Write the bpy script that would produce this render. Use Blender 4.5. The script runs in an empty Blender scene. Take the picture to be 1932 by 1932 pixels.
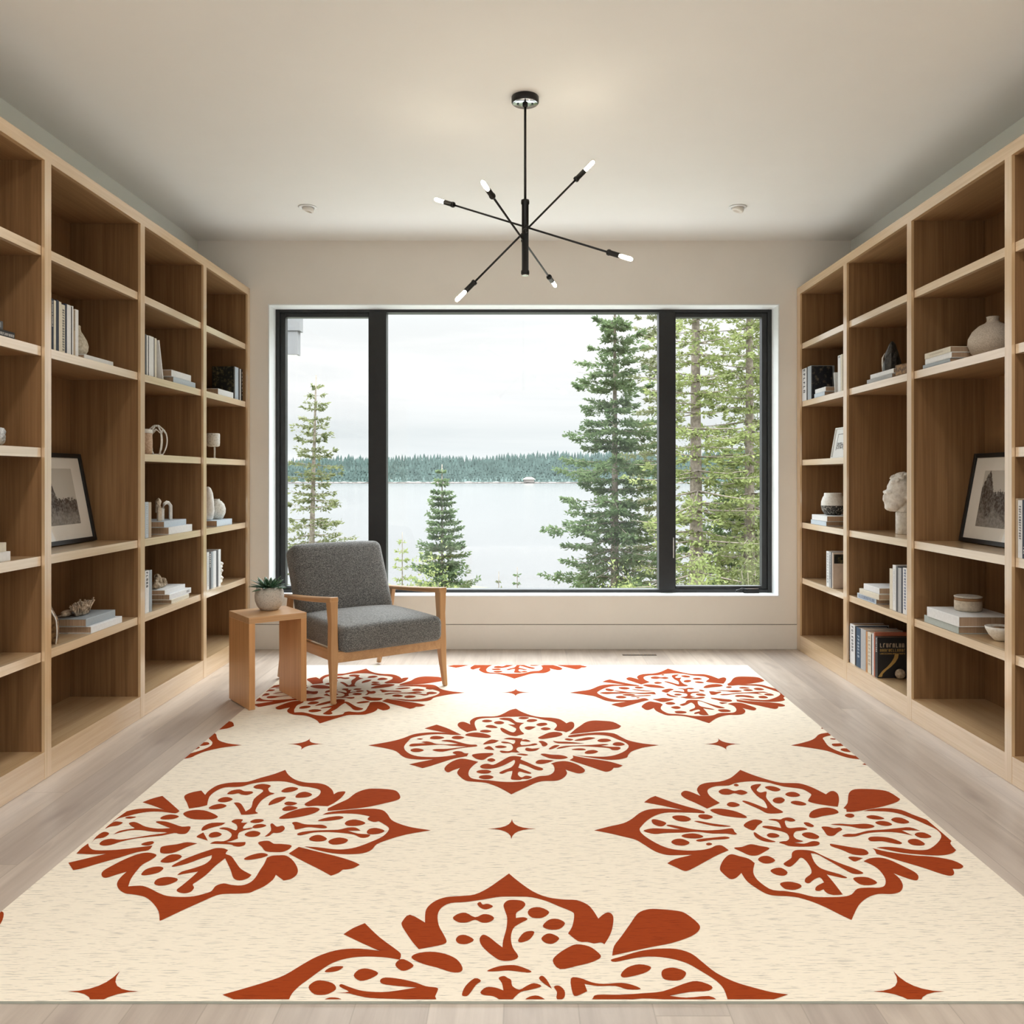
SKY_LO, SKY_HI, FILL_W, SUN_E, SUN_DIR, EXPO, BULB_E = 1.0, 12.5, 9.0, 1.3, (-0.22, -0.60, -0.75), 0.15, 80.0
import bpy, bmesh, math, random
import numpy as np
from mathutils import Vector, Matrix
from mathutils.geometry import tessellate_polygon

PI = math.pi
random.seed(7)
scene = bpy.context.scene
col = scene.collection

# ---------------------------------------------------------------- camera facts
F_PX, VX, VY, CAM_H = 1630.0, 985.0, 899.0, 1.16
cam_d = bpy.data.cameras.new('camera')
cam_d.sensor_width = 36.0
cam_d.sensor_fit = 'HORIZONTAL'
cam_d.lens = 36.0 * F_PX / 1932.0
cam_d.shift_x = -(VX - 966.0) / 1932.0
cam_d.shift_y = -(966.0 - VY) / 1932.0
cam_d.clip_start = 0.05
cam_d.clip_end = 6000
cam = bpy.data.objects.new('camera', cam_d)
cam.location = (0, 0, CAM_H)
cam.rotation_euler = (PI / 2, 0, 0)
col.objects.link(cam)
scene.camera = cam

# room numbers (metres)
XL, XR = -2.177, 2.206
YB = 5.80
ZC = 2.742
FL, FR = -1.826, 1.844        # front planes of the two bookcases
YREAR = -2.2

# ---------------------------------------------------------------- node helpers
def new_mat(name):
    m = bpy.data.materials.new(name)
    m.use_nodes = True
    nt = m.node_tree
    nt.nodes.clear()
    out = nt.nodes.new('ShaderNodeOutputMaterial')
    b = nt.nodes.new('ShaderNodeBsdfPrincipled')
    nt.links.new(b.outputs[0], out.inputs[0])
    return m, nt, b

def N(nt, t, **kw):
    n = nt.nodes.new(t)
    for k, v in kw.items():
        setattr(n, k, v)
    return n

def lk(nt, a, b):
    nt.links.new(a, b)

def obj_coords(nt, scale=(1, 1, 1), loc=(0, 0, 0), rot=(0, 0, 0)):
    tc = N(nt, 'ShaderNodeTexCoord')
    mp = N(nt, 'ShaderNodeMapping')
    mp.inputs['Scale'].default_value = scale
    mp.inputs['Location'].default_value = loc
    mp.inputs['Rotation'].default_value = rot
    lk(nt, tc.outputs['Object'], mp.inputs['Vector'])
    return mp.outputs[0]

def noise(nt, vec, scale, detail=3, rough=0.55, dist=0.0):
    n = N(nt, 'ShaderNodeTexNoise')
    n.inputs['Scale'].default_value = scale
    n.inputs['Detail'].default_value = detail
    n.inputs['Roughness'].default_value = rough
    n.inputs['Distortion'].default_value = dist
    lk(nt, vec, n.inputs['Vector'])
    return n.outputs['Fac']

def ramp(nt, fac, stops):
    r = N(nt, 'ShaderNodeValToRGB')
    while len(r.color_ramp.elements) < len(stops):
        r.color_ramp.elements.new(0.5)
    for e, (p, c) in zip(r.color_ramp.elements, stops):
        e.position = p
        e.color = tuple(c) + (1,) if len(c) == 3 else c
    lk(nt, fac, r.inputs[0])
    return r.outputs[0]

def mix(nt, fac, a, b, mode='MIX'):
    m = N(nt, 'ShaderNodeMix', data_type='RGBA', blend_type=mode)
    for sock, v in ((m.inputs[0], fac), (m.inputs[6], a), (m.inputs[7], b)):
        if isinstance(v, (int, float)):
            sock.default_value = v
        elif isinstance(v, tuple):
            sock.default_value = v + (1,) if len(v) == 3 else v
        else:
            lk(nt, v, sock)
    return m.outputs[2]

def mth(nt, op, a, b=None, c=None):
    m = N(nt, 'ShaderNodeMath', operation=op)
    for i, v in enumerate((a, b, c)):
        if v is None:
            continue
        if isinstance(v, (int, float)):
            m.inputs[i].default_value = v
        else:
            lk(nt, v, m.inputs[i])
    return m.outputs[0]

def bump(nt, b, h, strength=0.2, dist=0.002):
    bp = N(nt, 'ShaderNodeBump')
    bp.inputs['Strength'].default_value = strength
    bp.inputs['Distance'].default_value = dist
    lk(nt, h, bp.inputs['Height'])
    lk(nt, bp.outputs[0], b.inputs['Normal'])

def plain(name, color, rough=0.5, metal=0.0, var=0.06, scale=30.0, bmp=0.0, spec=0.5):
    m, nt, b = new_mat(name)
    v = obj_coords(nt)
    f = noise(nt, v, scale, 3)
    lo = tuple(c * (1 - var) for c in color)
    hi = tuple(min(1, c * (1 + var)) for c in color)
    lk(nt, ramp(nt, f, [(0.3, lo), (0.7, hi)]), b.inputs['Base Color'])
    b.inputs['Roughness'].default_value = rough
    b.inputs['Metallic'].default_value = metal
    b.inputs['Specular IOR Level'].default_value = spec
    if bmp:
        bump(nt, b, f, bmp)
    return m

def wood(name, dark, light, axis='z', rough=0.38, fine=1.0, spec=0.5, contrast=1.0, coat=0.0):
    """straight grained timber, grain running along one axis"""
    m, nt, b = new_mat(name)
    big, small = 26.0 * fine, 1.1
    sc = {'x': (small, big, big), 'y': (big, small, big), 'z': (big, big, small)}[axis]
    v = obj_coords(nt, sc)
    f1 = noise(nt, v, 1.0, 4, 0.6, 0.6)
    sc2 = tuple(s * (5 if s == big else 2.2) for s in sc)
    v2 = obj_coords(nt, sc2)
    f2 = noise(nt, v2, 1.0, 2, 0.5)
    f = mth(nt, 'ADD', mth(nt, 'MULTIPLY', f1, 0.65), mth(nt, 'MULTIPLY', f2, 0.35))
    c = ramp(nt, f, [(0.5 - 0.18 / contrast, dark), (0.5 + 0.14 / contrast, light)])
    lk(nt, c, b.inputs['Base Color'])
    b.inputs['Roughness'].default_value = rough
    b.inputs['Specular IOR Level'].default_value = spec
    bump(nt, b, f, 0.12, 0.0006)
    b.inputs['Coat Weight'].default_value = coat
    b.inputs['Coat Roughness'].default_value = 0.16
    b.inputs['Coat IOR'].default_value = 2.6
    return m

M = {}
M['wall'] = plain('wall_paint', (0.84, 0.80, 0.74), 0.75, var=0.015, scale=4)
M['wall_side'] = plain('side_wall_paint', (0.80, 0.82, 0.78), 0.8, var=0.01, scale=4)
M['ceiling'] = plain('ceiling_paint', (0.86, 0.855, 0.83), 0.85, var=0.01, scale=3)
M['trim'] = plain('white_trim_paint', (0.84, 0.86, 0.86), 0.45, var=0.01)
M['base'] = plain('baseboard_paint', (0.80, 0.765, 0.71), 0.5, var=0.01)
M['gap'] = plain('shadow_gap', (0.12, 0.10, 0.08), 0.8)
M['blackm'] = plain('black_metal', (0.012, 0.012, 0.012), 0.35, metal=0.3, var=0.1)
M['winframe'] = plain('black_window_frame', (0.012, 0.013, 0.014), 0.42, var=0.1)
M['chrome'] = plain('dark_chrome', (0.42, 0.44, 0.45), 0.12, metal=1.0)
M['steel'] = plain('bright_steel', (0.65, 0.65, 0.65), 0.2, metal=1.0)
M['oak_y'] = wood('oak_along', (0.60, 0.395, 0.205), (0.76, 0.54, 0.315), 'y', 0.34, coat=1.0)
M['oak_z'] = wood('oak_upright', (0.60, 0.395, 0.205), (0.76, 0.54, 0.315), 'z', 0.34, coat=1.0)
M['oak_edge'] = wood('oak_edge', (0.66, 0.48, 0.29), (0.82, 0.64, 0.43), 'y', 0.30, coat=1.0)
M['oakshade_z'] = wood('oak_panel_shaded', (0.175, 0.092, 0.038), (0.29, 0.160, 0.072), 'z', 0.45, 1.3, 0.3)  # same oak, darkened in its colour for the shade inside the bays
M['oakshade_y'] = wood('oak_shelf_shaded', (0.22, 0.122, 0.055), (0.33, 0.195, 0.095), 'y', 0.42, 1.3, 0.4)  # same oak, shade under shelves and top board put into the colour
M['tablewood_z'] = wood('side_table_oak', (0.52, 0.25, 0.095), (0.70, 0.38, 0.165), 'z', 0.36, 1.4)
M['tablewood_x'] = wood('side_table_oak_top', (0.50, 0.28, 0.13), (0.64, 0.385, 0.20), 'x', 0.32, 1.2)
M['chairwood'] = wood('chair_ash', (0.45, 0.235, 0.10), (0.60, 0.345, 0.165), 'z', 0.32, 1.2)
M['chairwood_y'] = wood('chair_ash_arm', (0.45, 0.235, 0.10), (0.60, 0.345, 0.165), 'y', 0.28, 1.2)

def floor_mat():
    m, nt, b = new_mat('pale_oak_planks')
    tc = N(nt, 'ShaderNodeTexCoord')
    sep = N(nt, 'ShaderNodeSeparateXYZ')
    lk(nt, tc.outputs['Object'], sep.inputs[0])
    X, Y = sep.outputs[0], sep.outputs[1]
    w = 0.163
    u = mth(nt, 'DIVIDE', mth(nt, 'ADD', X, 0.04 + w * 40), w)
    pid = mth(nt, 'FLOOR', u)
    fr = mth(nt, 'FRACT', u)
    wn = N(nt, 'ShaderNodeTexWhiteNoise', noise_dimensions='1D')
    lk(nt, pid, wn.inputs['W'])
    r = wn.outputs['Value']
    v2 = mth(nt, 'ADD', mth(nt, 'DIVIDE', Y, 2.1), mth(nt, 'MULTIPLY', r, 7.3))
    fr2 = mth(nt, 'FRACT', v2)
    wn2 = N(nt, 'ShaderNodeTexWhiteNoise', noise_dimensions='2D')
    cmb0 = N(nt, 'ShaderNodeCombineXYZ')
    lk(nt, pid, cmb0.inputs[0]); lk(nt, mth(nt, 'FLOOR', v2), cmb0.inputs[1])
    lk(nt, cmb0.outputs[0], wn2.inputs['Vector'])
    r2 = wn2.outputs['Value']
    cmb = N(nt, 'ShaderNodeCombineXYZ')
    lk(nt, mth(nt, 'MULTIPLY', X, 22.0), cmb.inputs[0])
    lk(nt, mth(nt, 'ADD', mth(nt, 'MULTIPLY', Y, 1.6), mth(nt, 'MULTIPLY', r2, 40.0)), cmb.inputs[1])
    lk(nt, mth(nt, 'MULTIPLY', r2, 9.0), cmb.inputs[2])
    g = noise(nt, cmb.outputs[0], 1.0, 5, 0.6, 0.5)
    c = ramp(nt, g, [(0.25, (0.42, 0.35, 0.295)), (0.75, (0.60, 0.52, 0.45))])
    tone = ramp(nt, r2, [(0.0, (0.88, 0.87, 0.88)), (1.0, (1.07, 1.06, 1.05))])
    c = mix(nt, 1.0, c, tone, 'MULTIPLY')
    # knots and mineral smudges
    cmb3 = N(nt, 'ShaderNodeCombineXYZ')
    lk(nt, mth(nt, 'MULTIPLY', X, 9.0), cmb3.inputs[0])
    lk(nt, mth(nt, 'ADD', mth(nt, 'MULTIPLY', Y, 2.6), mth(nt, 'MULTIPLY', r, 30.0)), cmb3.inputs[1])
    k = noise(nt, cmb3.outputs[0], 1.0, 2, 0.5)
    kf = ramp(nt, k, [(0.61, (0, 0, 0)), (0.76, (0.5, 0.5, 0.5))])
    c = mix(nt, kf, c, (0.25, 0.19, 0.17))
    e = mth(nt, 'MINIMUM', fr, mth(nt, 'SUBTRACT', 1.0, fr))
    seam = mth(nt, 'LESS_THAN', e, 0.010)
    seam2 = mth(nt, 'LESS_THAN', mth(nt, 'MINIMUM', fr2, mth(nt, 'SUBTRACT', 1.0, fr2)), 0.0009)
    s = mth(nt, 'MAXIMUM', seam, seam2)
    c = mix(nt, mth(nt, 'MULTIPLY', s, 0.45), c, (0.30, 0.25, 0.20))
    lk(nt, c, b.inputs['Base Color'])
    b.inputs['Roughness'].default_value = 0.33
    b.inputs['Specular IOR Level'].default_value = 0.45
    h = mth(nt, 'SUBTRACT', mth(nt, 'MULTIPLY', g, 0.25), s)
    bump(nt, b, h, 0.18, 0.001)
    return m
M['floor'] = floor_mat()

def rug_mat(name, color, streak, amt):
    m, nt, b = new_mat(name)
    v = obj_coords(nt, (19, 250, 1))
    f = noise(nt, v, 1.0, 3, 0.6, 0.25)
    v2 = obj_coords(nt, (60, 420, 1))
    f2 = noise(nt, v2, 1.0, 1, 0.5)
    st = ramp(nt, f, [(0.555, (0, 0, 0)), (0.64, (amt, amt, amt))])
    c = mix(nt, st, color, streak)
    c = mix(nt, mth(nt, 'MULTIPLY', f2, 0.12), c, streak)
    lk(nt, c, b.inputs['Base Color'])
    b.inputs['Roughness'].default_value = 0.95
    b.inputs['Specular IOR Level'].default_value = 0.1
    bump(nt, b, mth(nt, 'ADD', f, f2), 0.25, 0.0015)
    return m
M['rug'] = rug_mat('rug_cream_weave', (0.91, 0.82, 0.685), (0.36, 0.33, 0.29), 0.55)
M['rust'] = rug_mat('rug_rust_weave', (0.33, 0.050, 0.009), (0.17, 0.020, 0.004), 0.5)
M['rugedge'] = plain('rug_binding', (0.34, 0.34, 0.28), 0.9)

def fabric_mat():
    m, nt, b = new_mat('grey_tweed')
    v = obj_coords(nt, (1, 1, 1))
    f = noise(nt, v, 210, 2, 0.8)
    v2 = obj_coords(nt, (1, 1, 5))
    f2 = noise(nt, v2, 90, 2, 0.8)
    s = mth(nt, 'ADD', mth(nt, 'MULTIPLY', f, 0.6), mth(nt, 'MULTIPLY', f2, 0.4))
    lk(nt, ramp(nt, s, [(0.40, (0.035, 0.035, 0.035)), (0.5, (0.12, 0.12, 0.117)), (0.60, (0.27, 0.262, 0.25))]), b.inputs['Base Color'])
    b.inputs['Roughness'].default_value = 0.95
    b.inputs['Sheen Weight'].default_value = 0.25
    bump(nt, b, s, 0.5, 0.0012)
    return m
M['fabric'] = fabric_mat()

def glass_mat(name, refl=1.0, tint=(1, 1, 1)):
    m = bpy.data.materials.new(name)
    m.use_nodes = True
    nt = m.node_tree
    nt.nodes.clear()
    out = N(nt, 'ShaderNodeOutputMaterial')
    t = N(nt, 'ShaderNodeBsdfTransparent'); t.inputs[0].default_value = tint + (1,)
    g = N(nt, 'ShaderNodeBsdfGlossy'); g.inputs['Roughness'].default_value = 0.03
    fr = N(nt, 'ShaderNodeFresnel'); geo = N(nt, 'ShaderNodeNewGeometry')
    lk(nt, mth(nt, 'SUBTRACT', 1.45, mth(nt, 'MULTIPLY', geo.outputs['Backfacing'], 1.45 - 1 / 1.45)), fr.inputs[0])
    ms = N(nt, 'ShaderNodeMixShader')
    lk(nt, mth(nt, 'MULTIPLY', fr.outputs[0], refl), ms.inputs[0])
    lk(nt, t.outputs[0], ms.inputs[1]); lk(nt, g.outputs[0], ms.inputs[2])
    lk(nt, ms.outputs[0], out.inputs[0])
    return m
M['glass'] = glass_mat('window_glass', 0.8, (0.985, 0.99, 0.985))
M['bulbglass'] = glass_mat('bulb_glass', 0.9, (0.97, 0.95, 0.9))
M['picglass'] = glass_mat('picture_glass', 1.2)

def emit(name, color, strength):
    m = bpy.data.materials.new(name)
    m.use_nodes = True
    nt = m.node_tree
    nt.nodes.clear()
    out = N(nt, 'ShaderNodeOutputMaterial')
    e = N(nt, 'ShaderNodeEmission')
    e.inputs[0].default_value = color + (1,)
    e.inputs[1].default_value = strength
    lk(nt, e.outputs[0], out.inputs[0])
    return m
M['filament'] = emit('glowing_filament', (1.0, 0.90, 0.74), BULB_E)

def stone(name, a, b_, scale=60, rough=0.8, bmp=0.5, lo=0.35, hi=0.6, detail=4):
    m, nt, b = new_mat(name)
    f = noise(nt, obj_coords(nt), scale, detail, 0.65)
    lk(nt, ramp(nt, f, [(lo, a), (hi, b_)]), b.inputs['Base Color'])
    b.inputs['Roughness'].default_value = rough
    bump(nt, b, f, bmp, 0.003)
    return m
M['stoneware'] = stone('speckled_stoneware', (0.36, 0.33, 0.29), (0.60, 0.56, 0.50), 160, 0.75, 0.25, 0.32, 0.5)
M['sandstone'] = stone('sandy_stone', (0.40, 0.34, 0.25), (0.62, 0.56, 0.45), 90, 0.9, 0.4)
M['bigvase'] = stone('gritty_clay', (0.38, 0.32, 0.26), (0.56, 0.49, 0.41), 220, 0.85, 0.3)
M['plaster'] = stone('white_plaster', (0.62, 0.58, 0.52), (0.84, 0.82, 0.78), 45, 0.8, 0.5, 0.3, 0.6)
M['whiteclay'] = stone('white_clay', (0.70, 0.68, 0.63), (0.84, 0.83, 0.79), 90, 0.6, 0.2)
M['beigeclay'] = stone('beige_clay', (0.50, 0.42, 0.32), (0.66, 0.57, 0.45), 70, 0.7, 0.2)
M['speckwhite'] = stone('speckled_white', (0.30, 0.27, 0.20), (0.74, 0.72, 0.66), 120, 0.6, 0.3, 0.28, 0.5)
M['terraclay'] = stone('pale_terracotta', (0.42, 0.28, 0.18), (0.62, 0.46, 0.34), 150, 0.8, 0.4)
M['bark'] = stone('brown_agate', (0.05, 0.025, 0.01), (0.30, 0.17, 0.07), 55, 0.6, 0.6)
M['blackstone'] = stone('black_stone', (0.006, 0.006, 0.006), (0.05, 0.045, 0.04), 60, 0.35, 0.8)
M['coral'] = stone('dried_coral', (0.26, 0.17, 0.10), (0.66, 0.53, 0.40), 70, 0.9, 0.7)
M['shell'] = stone('dried_fungus', (0.14, 0.09, 0.045), (0.55, 0.45, 0.33), 60, 0.8, 0.7)
M['greyrock'] = stone('grey_rock', (0.25, 0.26, 0.27), (0.62, 0.64, 0.65), 60, 0.7, 0.7)
M['pebble'] = stone('pale_pebble', (0.26, 0.20, 0.14), (0.50, 0.41, 0.30), 60, 0.8, 0.5)
M['soil'] = plain('potting_soil', (0.03, 0.02, 0.012), 0.95, var=0.3, scale=200, bmp=1.0)
M['leafs'] = plain('succulent_leaf', (0.05, 0.115, 0.058), 0.36, var=0.45, scale=45)
M['corkband'] = plain('wood_lid_band', (0.30, 0.16, 0.07), 0.6)
M['mat_board'] = plain('passepartout', (0.93, 0.90, 0.84), 0.9, var=0.02)
M['pages'] = wood('page_edges', (0.30, 0.20, 0.13), (0.47, 0.34, 0.24), 'y', 0.9, 6.0, 0.1)
BOOK = {
    'white': (0.76, 0.77, 0.78), 'cream': (0.68, 0.63, 0.52), 'navy': (0.012, 0.02, 0.045),
    'black': (0.010, 0.010, 0.011), 'tan': (0.45, 0.36, 0.26), 'grey': (0.42, 0.43, 0.44),
    'lightblue': (0.52, 0.60, 0.68), 'terracotta': (0.42, 0.13, 0.07), 'darkgrey': (0.075, 0.08, 0.09),
    'blue': (0.03, 0.075, 0.14), 'bluegrey': (0.34, 0.385, 0.42), 'greygreen': (0.42, 0.47, 0.45),
    'ink': (0.02, 0.02, 0.03), 'gold': (0.42, 0.27, 0.08), 'blueink': (0.06, 0.10, 0.25),
    'orange': (0.50, 0.24, 0.09), 'rosewhite': (0.60, 0.50, 0.42), 'letterwhite': (0.8, 0.8, 0.78),
}
for k, c in BOOK.items():
    M['bk_' + k] = plain('book_' + k, c, 0.5, var=0.05, scale=60)

def cover_art(name, base, art, scale, lo, hi):
    m, nt, b = new_mat(name)
    f = noise(nt, obj_coords(nt), scale, 4, 0.7)
    lk(nt, ramp(nt, f, [(lo, base), (hi, art)]), b.inputs['Base Color'])
    b.inputs['Roughness'].default_value = 0.4
    return m
M['bk_floral'] = cover_art('book_floral_cover', (0.008, 0.009, 0.008), (0.20, 0.17, 0.08), 55, 0.52, 0.75)
M['bk_forest'] = cover_art('book_photo_cover', (0.012, 0.014, 0.02), (0.24, 0.19, 0.13), 35, 0.52, 0.75)

# ---------------------------------------------------------------- mesh helpers
class MB:
    def __init__(s):
        s.v, s.f, s.mi, s.sm = [], [], [], []
    def add(s, verts, faces, mi=0, smooth=False):
        o = len(s.v)
        s.v += [tuple(v) for v in verts]
        for f in faces:
            s.f.append(tuple(i + o for i in f)); s.mi.append(mi); s.sm.append(smooth)
    def box(s, x0, x1, y0, y1, z0, z1, mi=0, M4=None):
        x0, x1 = sorted((x0, x1)); y0, y1 = sorted((y0, y1)); z0, z1 = sorted((z0, z1))
        vs = [Vector(p) for p in ((x0, y0, z0), (x1, y0, z0), (x1, y1, z0), (x0, y1, z0), (x0, y0, z1), (x1, y0, z1), (x1, y1, z1), (x0, y1, z1))]
        if M4 is not None:
            vs = [M4 @ p for p in vs]
        s.add(vs, [(0, 3, 2, 1), (4, 5, 6, 7), (0, 1, 5, 4), (1, 2, 6, 5), (2, 3, 7, 6), (3, 0, 4, 7)], mi)
        return s
    def lathe(s, prof, n=32, c=(0, 0, 0), mi=0, cap0=True, cap1=True, M4=None, smooth=True, wob=None):
        vs = []
        for k, (r, z) in enumerate(prof):
            for i in range(n):
                a = 2 * PI * i / n
                rr = r * (wob(a, z) if wob else 1)
                p = Vector((rr * math.cos(a), rr * math.sin(a), z))
                vs.append((M4 @ p if M4 is not None else p) + Vector(c))
        fs = []
        for k in range(len(prof) - 1):
            for i in range(n):
                j = (i + 1) % n
                fs.append((k * n + i, k * n + j, (k + 1) * n + j, (k + 1) * n + i))
        s.add(vs, fs, mi, smooth)
        o = len(s.v) - len(vs)
        if cap0:
            s.f.append(tuple(o + i for i in reversed(range(n)))); s.mi.append(mi); s.sm.append(False)
        if cap1:
            q = o + (len(prof) - 1) * n
            s.f.append(tuple(q + i for i in range(n))); s.mi.append(mi); s.sm.append(False)
        return s
    def tube(s, pts, rad, n=8, mi=0, sq=None):
        """swept tube; rad number or list; sq=(w,h) list for flat sections"""
        pts = [Vector(p) for p in pts]
        vs = []
        up0 = Vector((0, 0, 1))
        for k, p in enumerate(pts):
            t = (pts[min(k + 1, len(pts) - 1)] - pts[max(k - 1, 0)]).normalized()
            ref = up0 if abs(t.z) < 0.9 else Vector((0, 1, 0))
            a = t.cross(ref).normalized(); b = a.cross(t).normalized()
            r = rad[k] if isinstance(rad, (list, tuple)) else rad
            for i in range(n):
                an = 2 * PI * i / n
                vs.append(p + a * math.cos(an) * r + b * math.sin(an) * r)
        fs = []
        for k in range(len(pts) - 1):
            for i in range(n):
                j = (i + 1) % n
                fs.append((k * n + i, k * n + j, (k + 1) * n + j, (k + 1) * n + i))
        o = len(s.v)
        s.add(vs, fs, mi, True)
        s.f.append(tuple(o + i for i in reversed(range(n)))); s.mi.append(mi); s.sm.append(False)
        q = o + (len(pts) - 1) * n
        s.f.append(tuple(q + i for i in range(n))); s.mi.append(mi); s.sm.append(False)
        return s
    def ellip(s, c, r, n=20, m=12, mi=0, M4=None):
        vs, fs = [], []
        for j in range(m + 1):
            th = PI * j / m
            for i in range(n):
                a = 2 * PI * i / n
                p = Vector((r[0] * math.sin(th) * math.cos(a), r[1] * math.sin(th) * math.sin(a), r[2] * math.cos(th)))
                if M4 is not None:
                    p = M4 @ p
                vs.append(p + Vector(c))
        for j in range(m):
            for i in range(n):
                k = (i + 1) % n
                fs.append((j * n + i, (j + 1) * n + i, (j + 1) * n + k, j * n + k))
        s.add(vs, fs, mi, True)
        return s
    def build(s, name, mats, parent=None, bev=0.0, seg=2, fixn=True):
        me = bpy.data.meshes.new(name)
        me.from_pydata(s.v, [], s.f)
        if not isinstance(mats, (list, tuple)):
            mats = [mats]
        for m in mats:
            me.materials.append(m)
        me.polygons.foreach_set('material_index', s.mi)
        me.polygons.foreach_set('use_smooth', s.sm)
        if fixn:
            b = bmesh.new(); b.from_mesh(me)
            bmesh.ops.remove_doubles(b, verts=b.verts, dist=1e-6)
            bmesh.ops.recalc_face_normals(b, faces=b.faces)
            b.to_mesh(me); b.free()
        me.update()
        o = bpy.data.objects.new(name, me)
        col.objects.link(o)
        if parent is not None:
            o.parent = parent
        if bev:
            md = o.modifiers.new('bevel', 'BEVEL')
            md.width = bev; md.segments = seg; md.limit_method = 'ANGLE'
        return o

def rbox(c, size, r, n=14, crown=0.0, crown_y=0.0, M4=None):
    """soft rounded upholstery block as vertex/face lists"""
    hx, hy, hz = (s / 2 for s in size)
    verts, faces, idx = [], [], {}
    def vert(p):
        key = tuple(round(q, 5) for q in p)
        if key not in idx:
            q = Vector(p)
            qc = Vector((max(-hx + r, min(hx - r, q.x)), max(-hy + r, min(hy - r, q.y)), max(-hz + r, min(hz - r, q.z))))
            d = q - qc
            d = d.normalized() * r if d.length > 1e-9 else d
            w = qc + d
            ex, ey, ez = 1 - (w.x / hx) ** 2, 1 - (w.y / hy) ** 2, 1 - (w.z / hz) ** 2
            w.z += crown * max(0, ex) ** 0.6 * max(0, ey) ** 0.6 * (1 if w.z > 0 else -0.15)
            w.y += crown_y * max(0, ex) ** 0.7 * max(0, ez) ** 0.7 * (1 if w.y > 0 else -1)
            if M4 is not None:
                w = M4 @ w
            idx[key] = len(verts)
            verts.append(w + Vector(c))
        return idx[key]
    def g(h):
        core = [-h + r + (2 * h - 2 * r) * i / n for i in range(n + 1)]
        ed = [r * (1 - math.cos(PI / 2 * i / 5)) for i in range(5)]
        return [-h + e for e in ed] + core + [h - e for e in reversed(ed)]
    gx, gy, gz = g(hx), g(hy), g(hz)
    def sheet(ga, gb, fn, flip):
        for i in range(len(ga) - 1):
            for j in range(len(gb) - 1):
                q = [fn(ga[i], gb[j]), fn(ga[i + 1], gb[j]), fn(ga[i + 1], gb[j + 1]), fn(ga[i], gb[j + 1])]
                ids = [vert(p) for p in q]
                if len(set(ids)) < 3:
                    continue
                faces.append(tuple(reversed(ids)) if flip else tuple(ids))
    for s, fl in ((1, False), (-1, True)):
        sheet(gx, gy, lambda a, b: (a, b, s * hz), fl)
        sheet(gy, gz, lambda a, b: (s * hx, a, b), fl)
        sheet(gz, gx, lambda a, b: (b, s * hy, a), fl)
    return verts, faces

def empty(name, loc=(0, 0, 0), rz=0.0, rot=None):
    o = bpy.data.objects.new(name, None)
    o.empty_display_size = 0.1
    o.location = loc
    o.rotation_euler = rot if rot else (0, 0, rz)
    col.objects.link(o)
    return o

def tag(o, label=None, cat=None, group=None, kind=None):
    if label: o['label'] = label
    if cat: o['category'] = cat
    if group: o['group'] = group
    if kind: o['kind'] = kind
    return o

def struct(o, label=None):
    return tag(o, label, None, None, 'structure')

def at(px, py, Y):
    """world point seen at a photo pixel for a known distance"""
    return Vector(((px - VX) / F_PX * Y, Y, CAM_H - (py - VY) / F_PX * Y))

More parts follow.
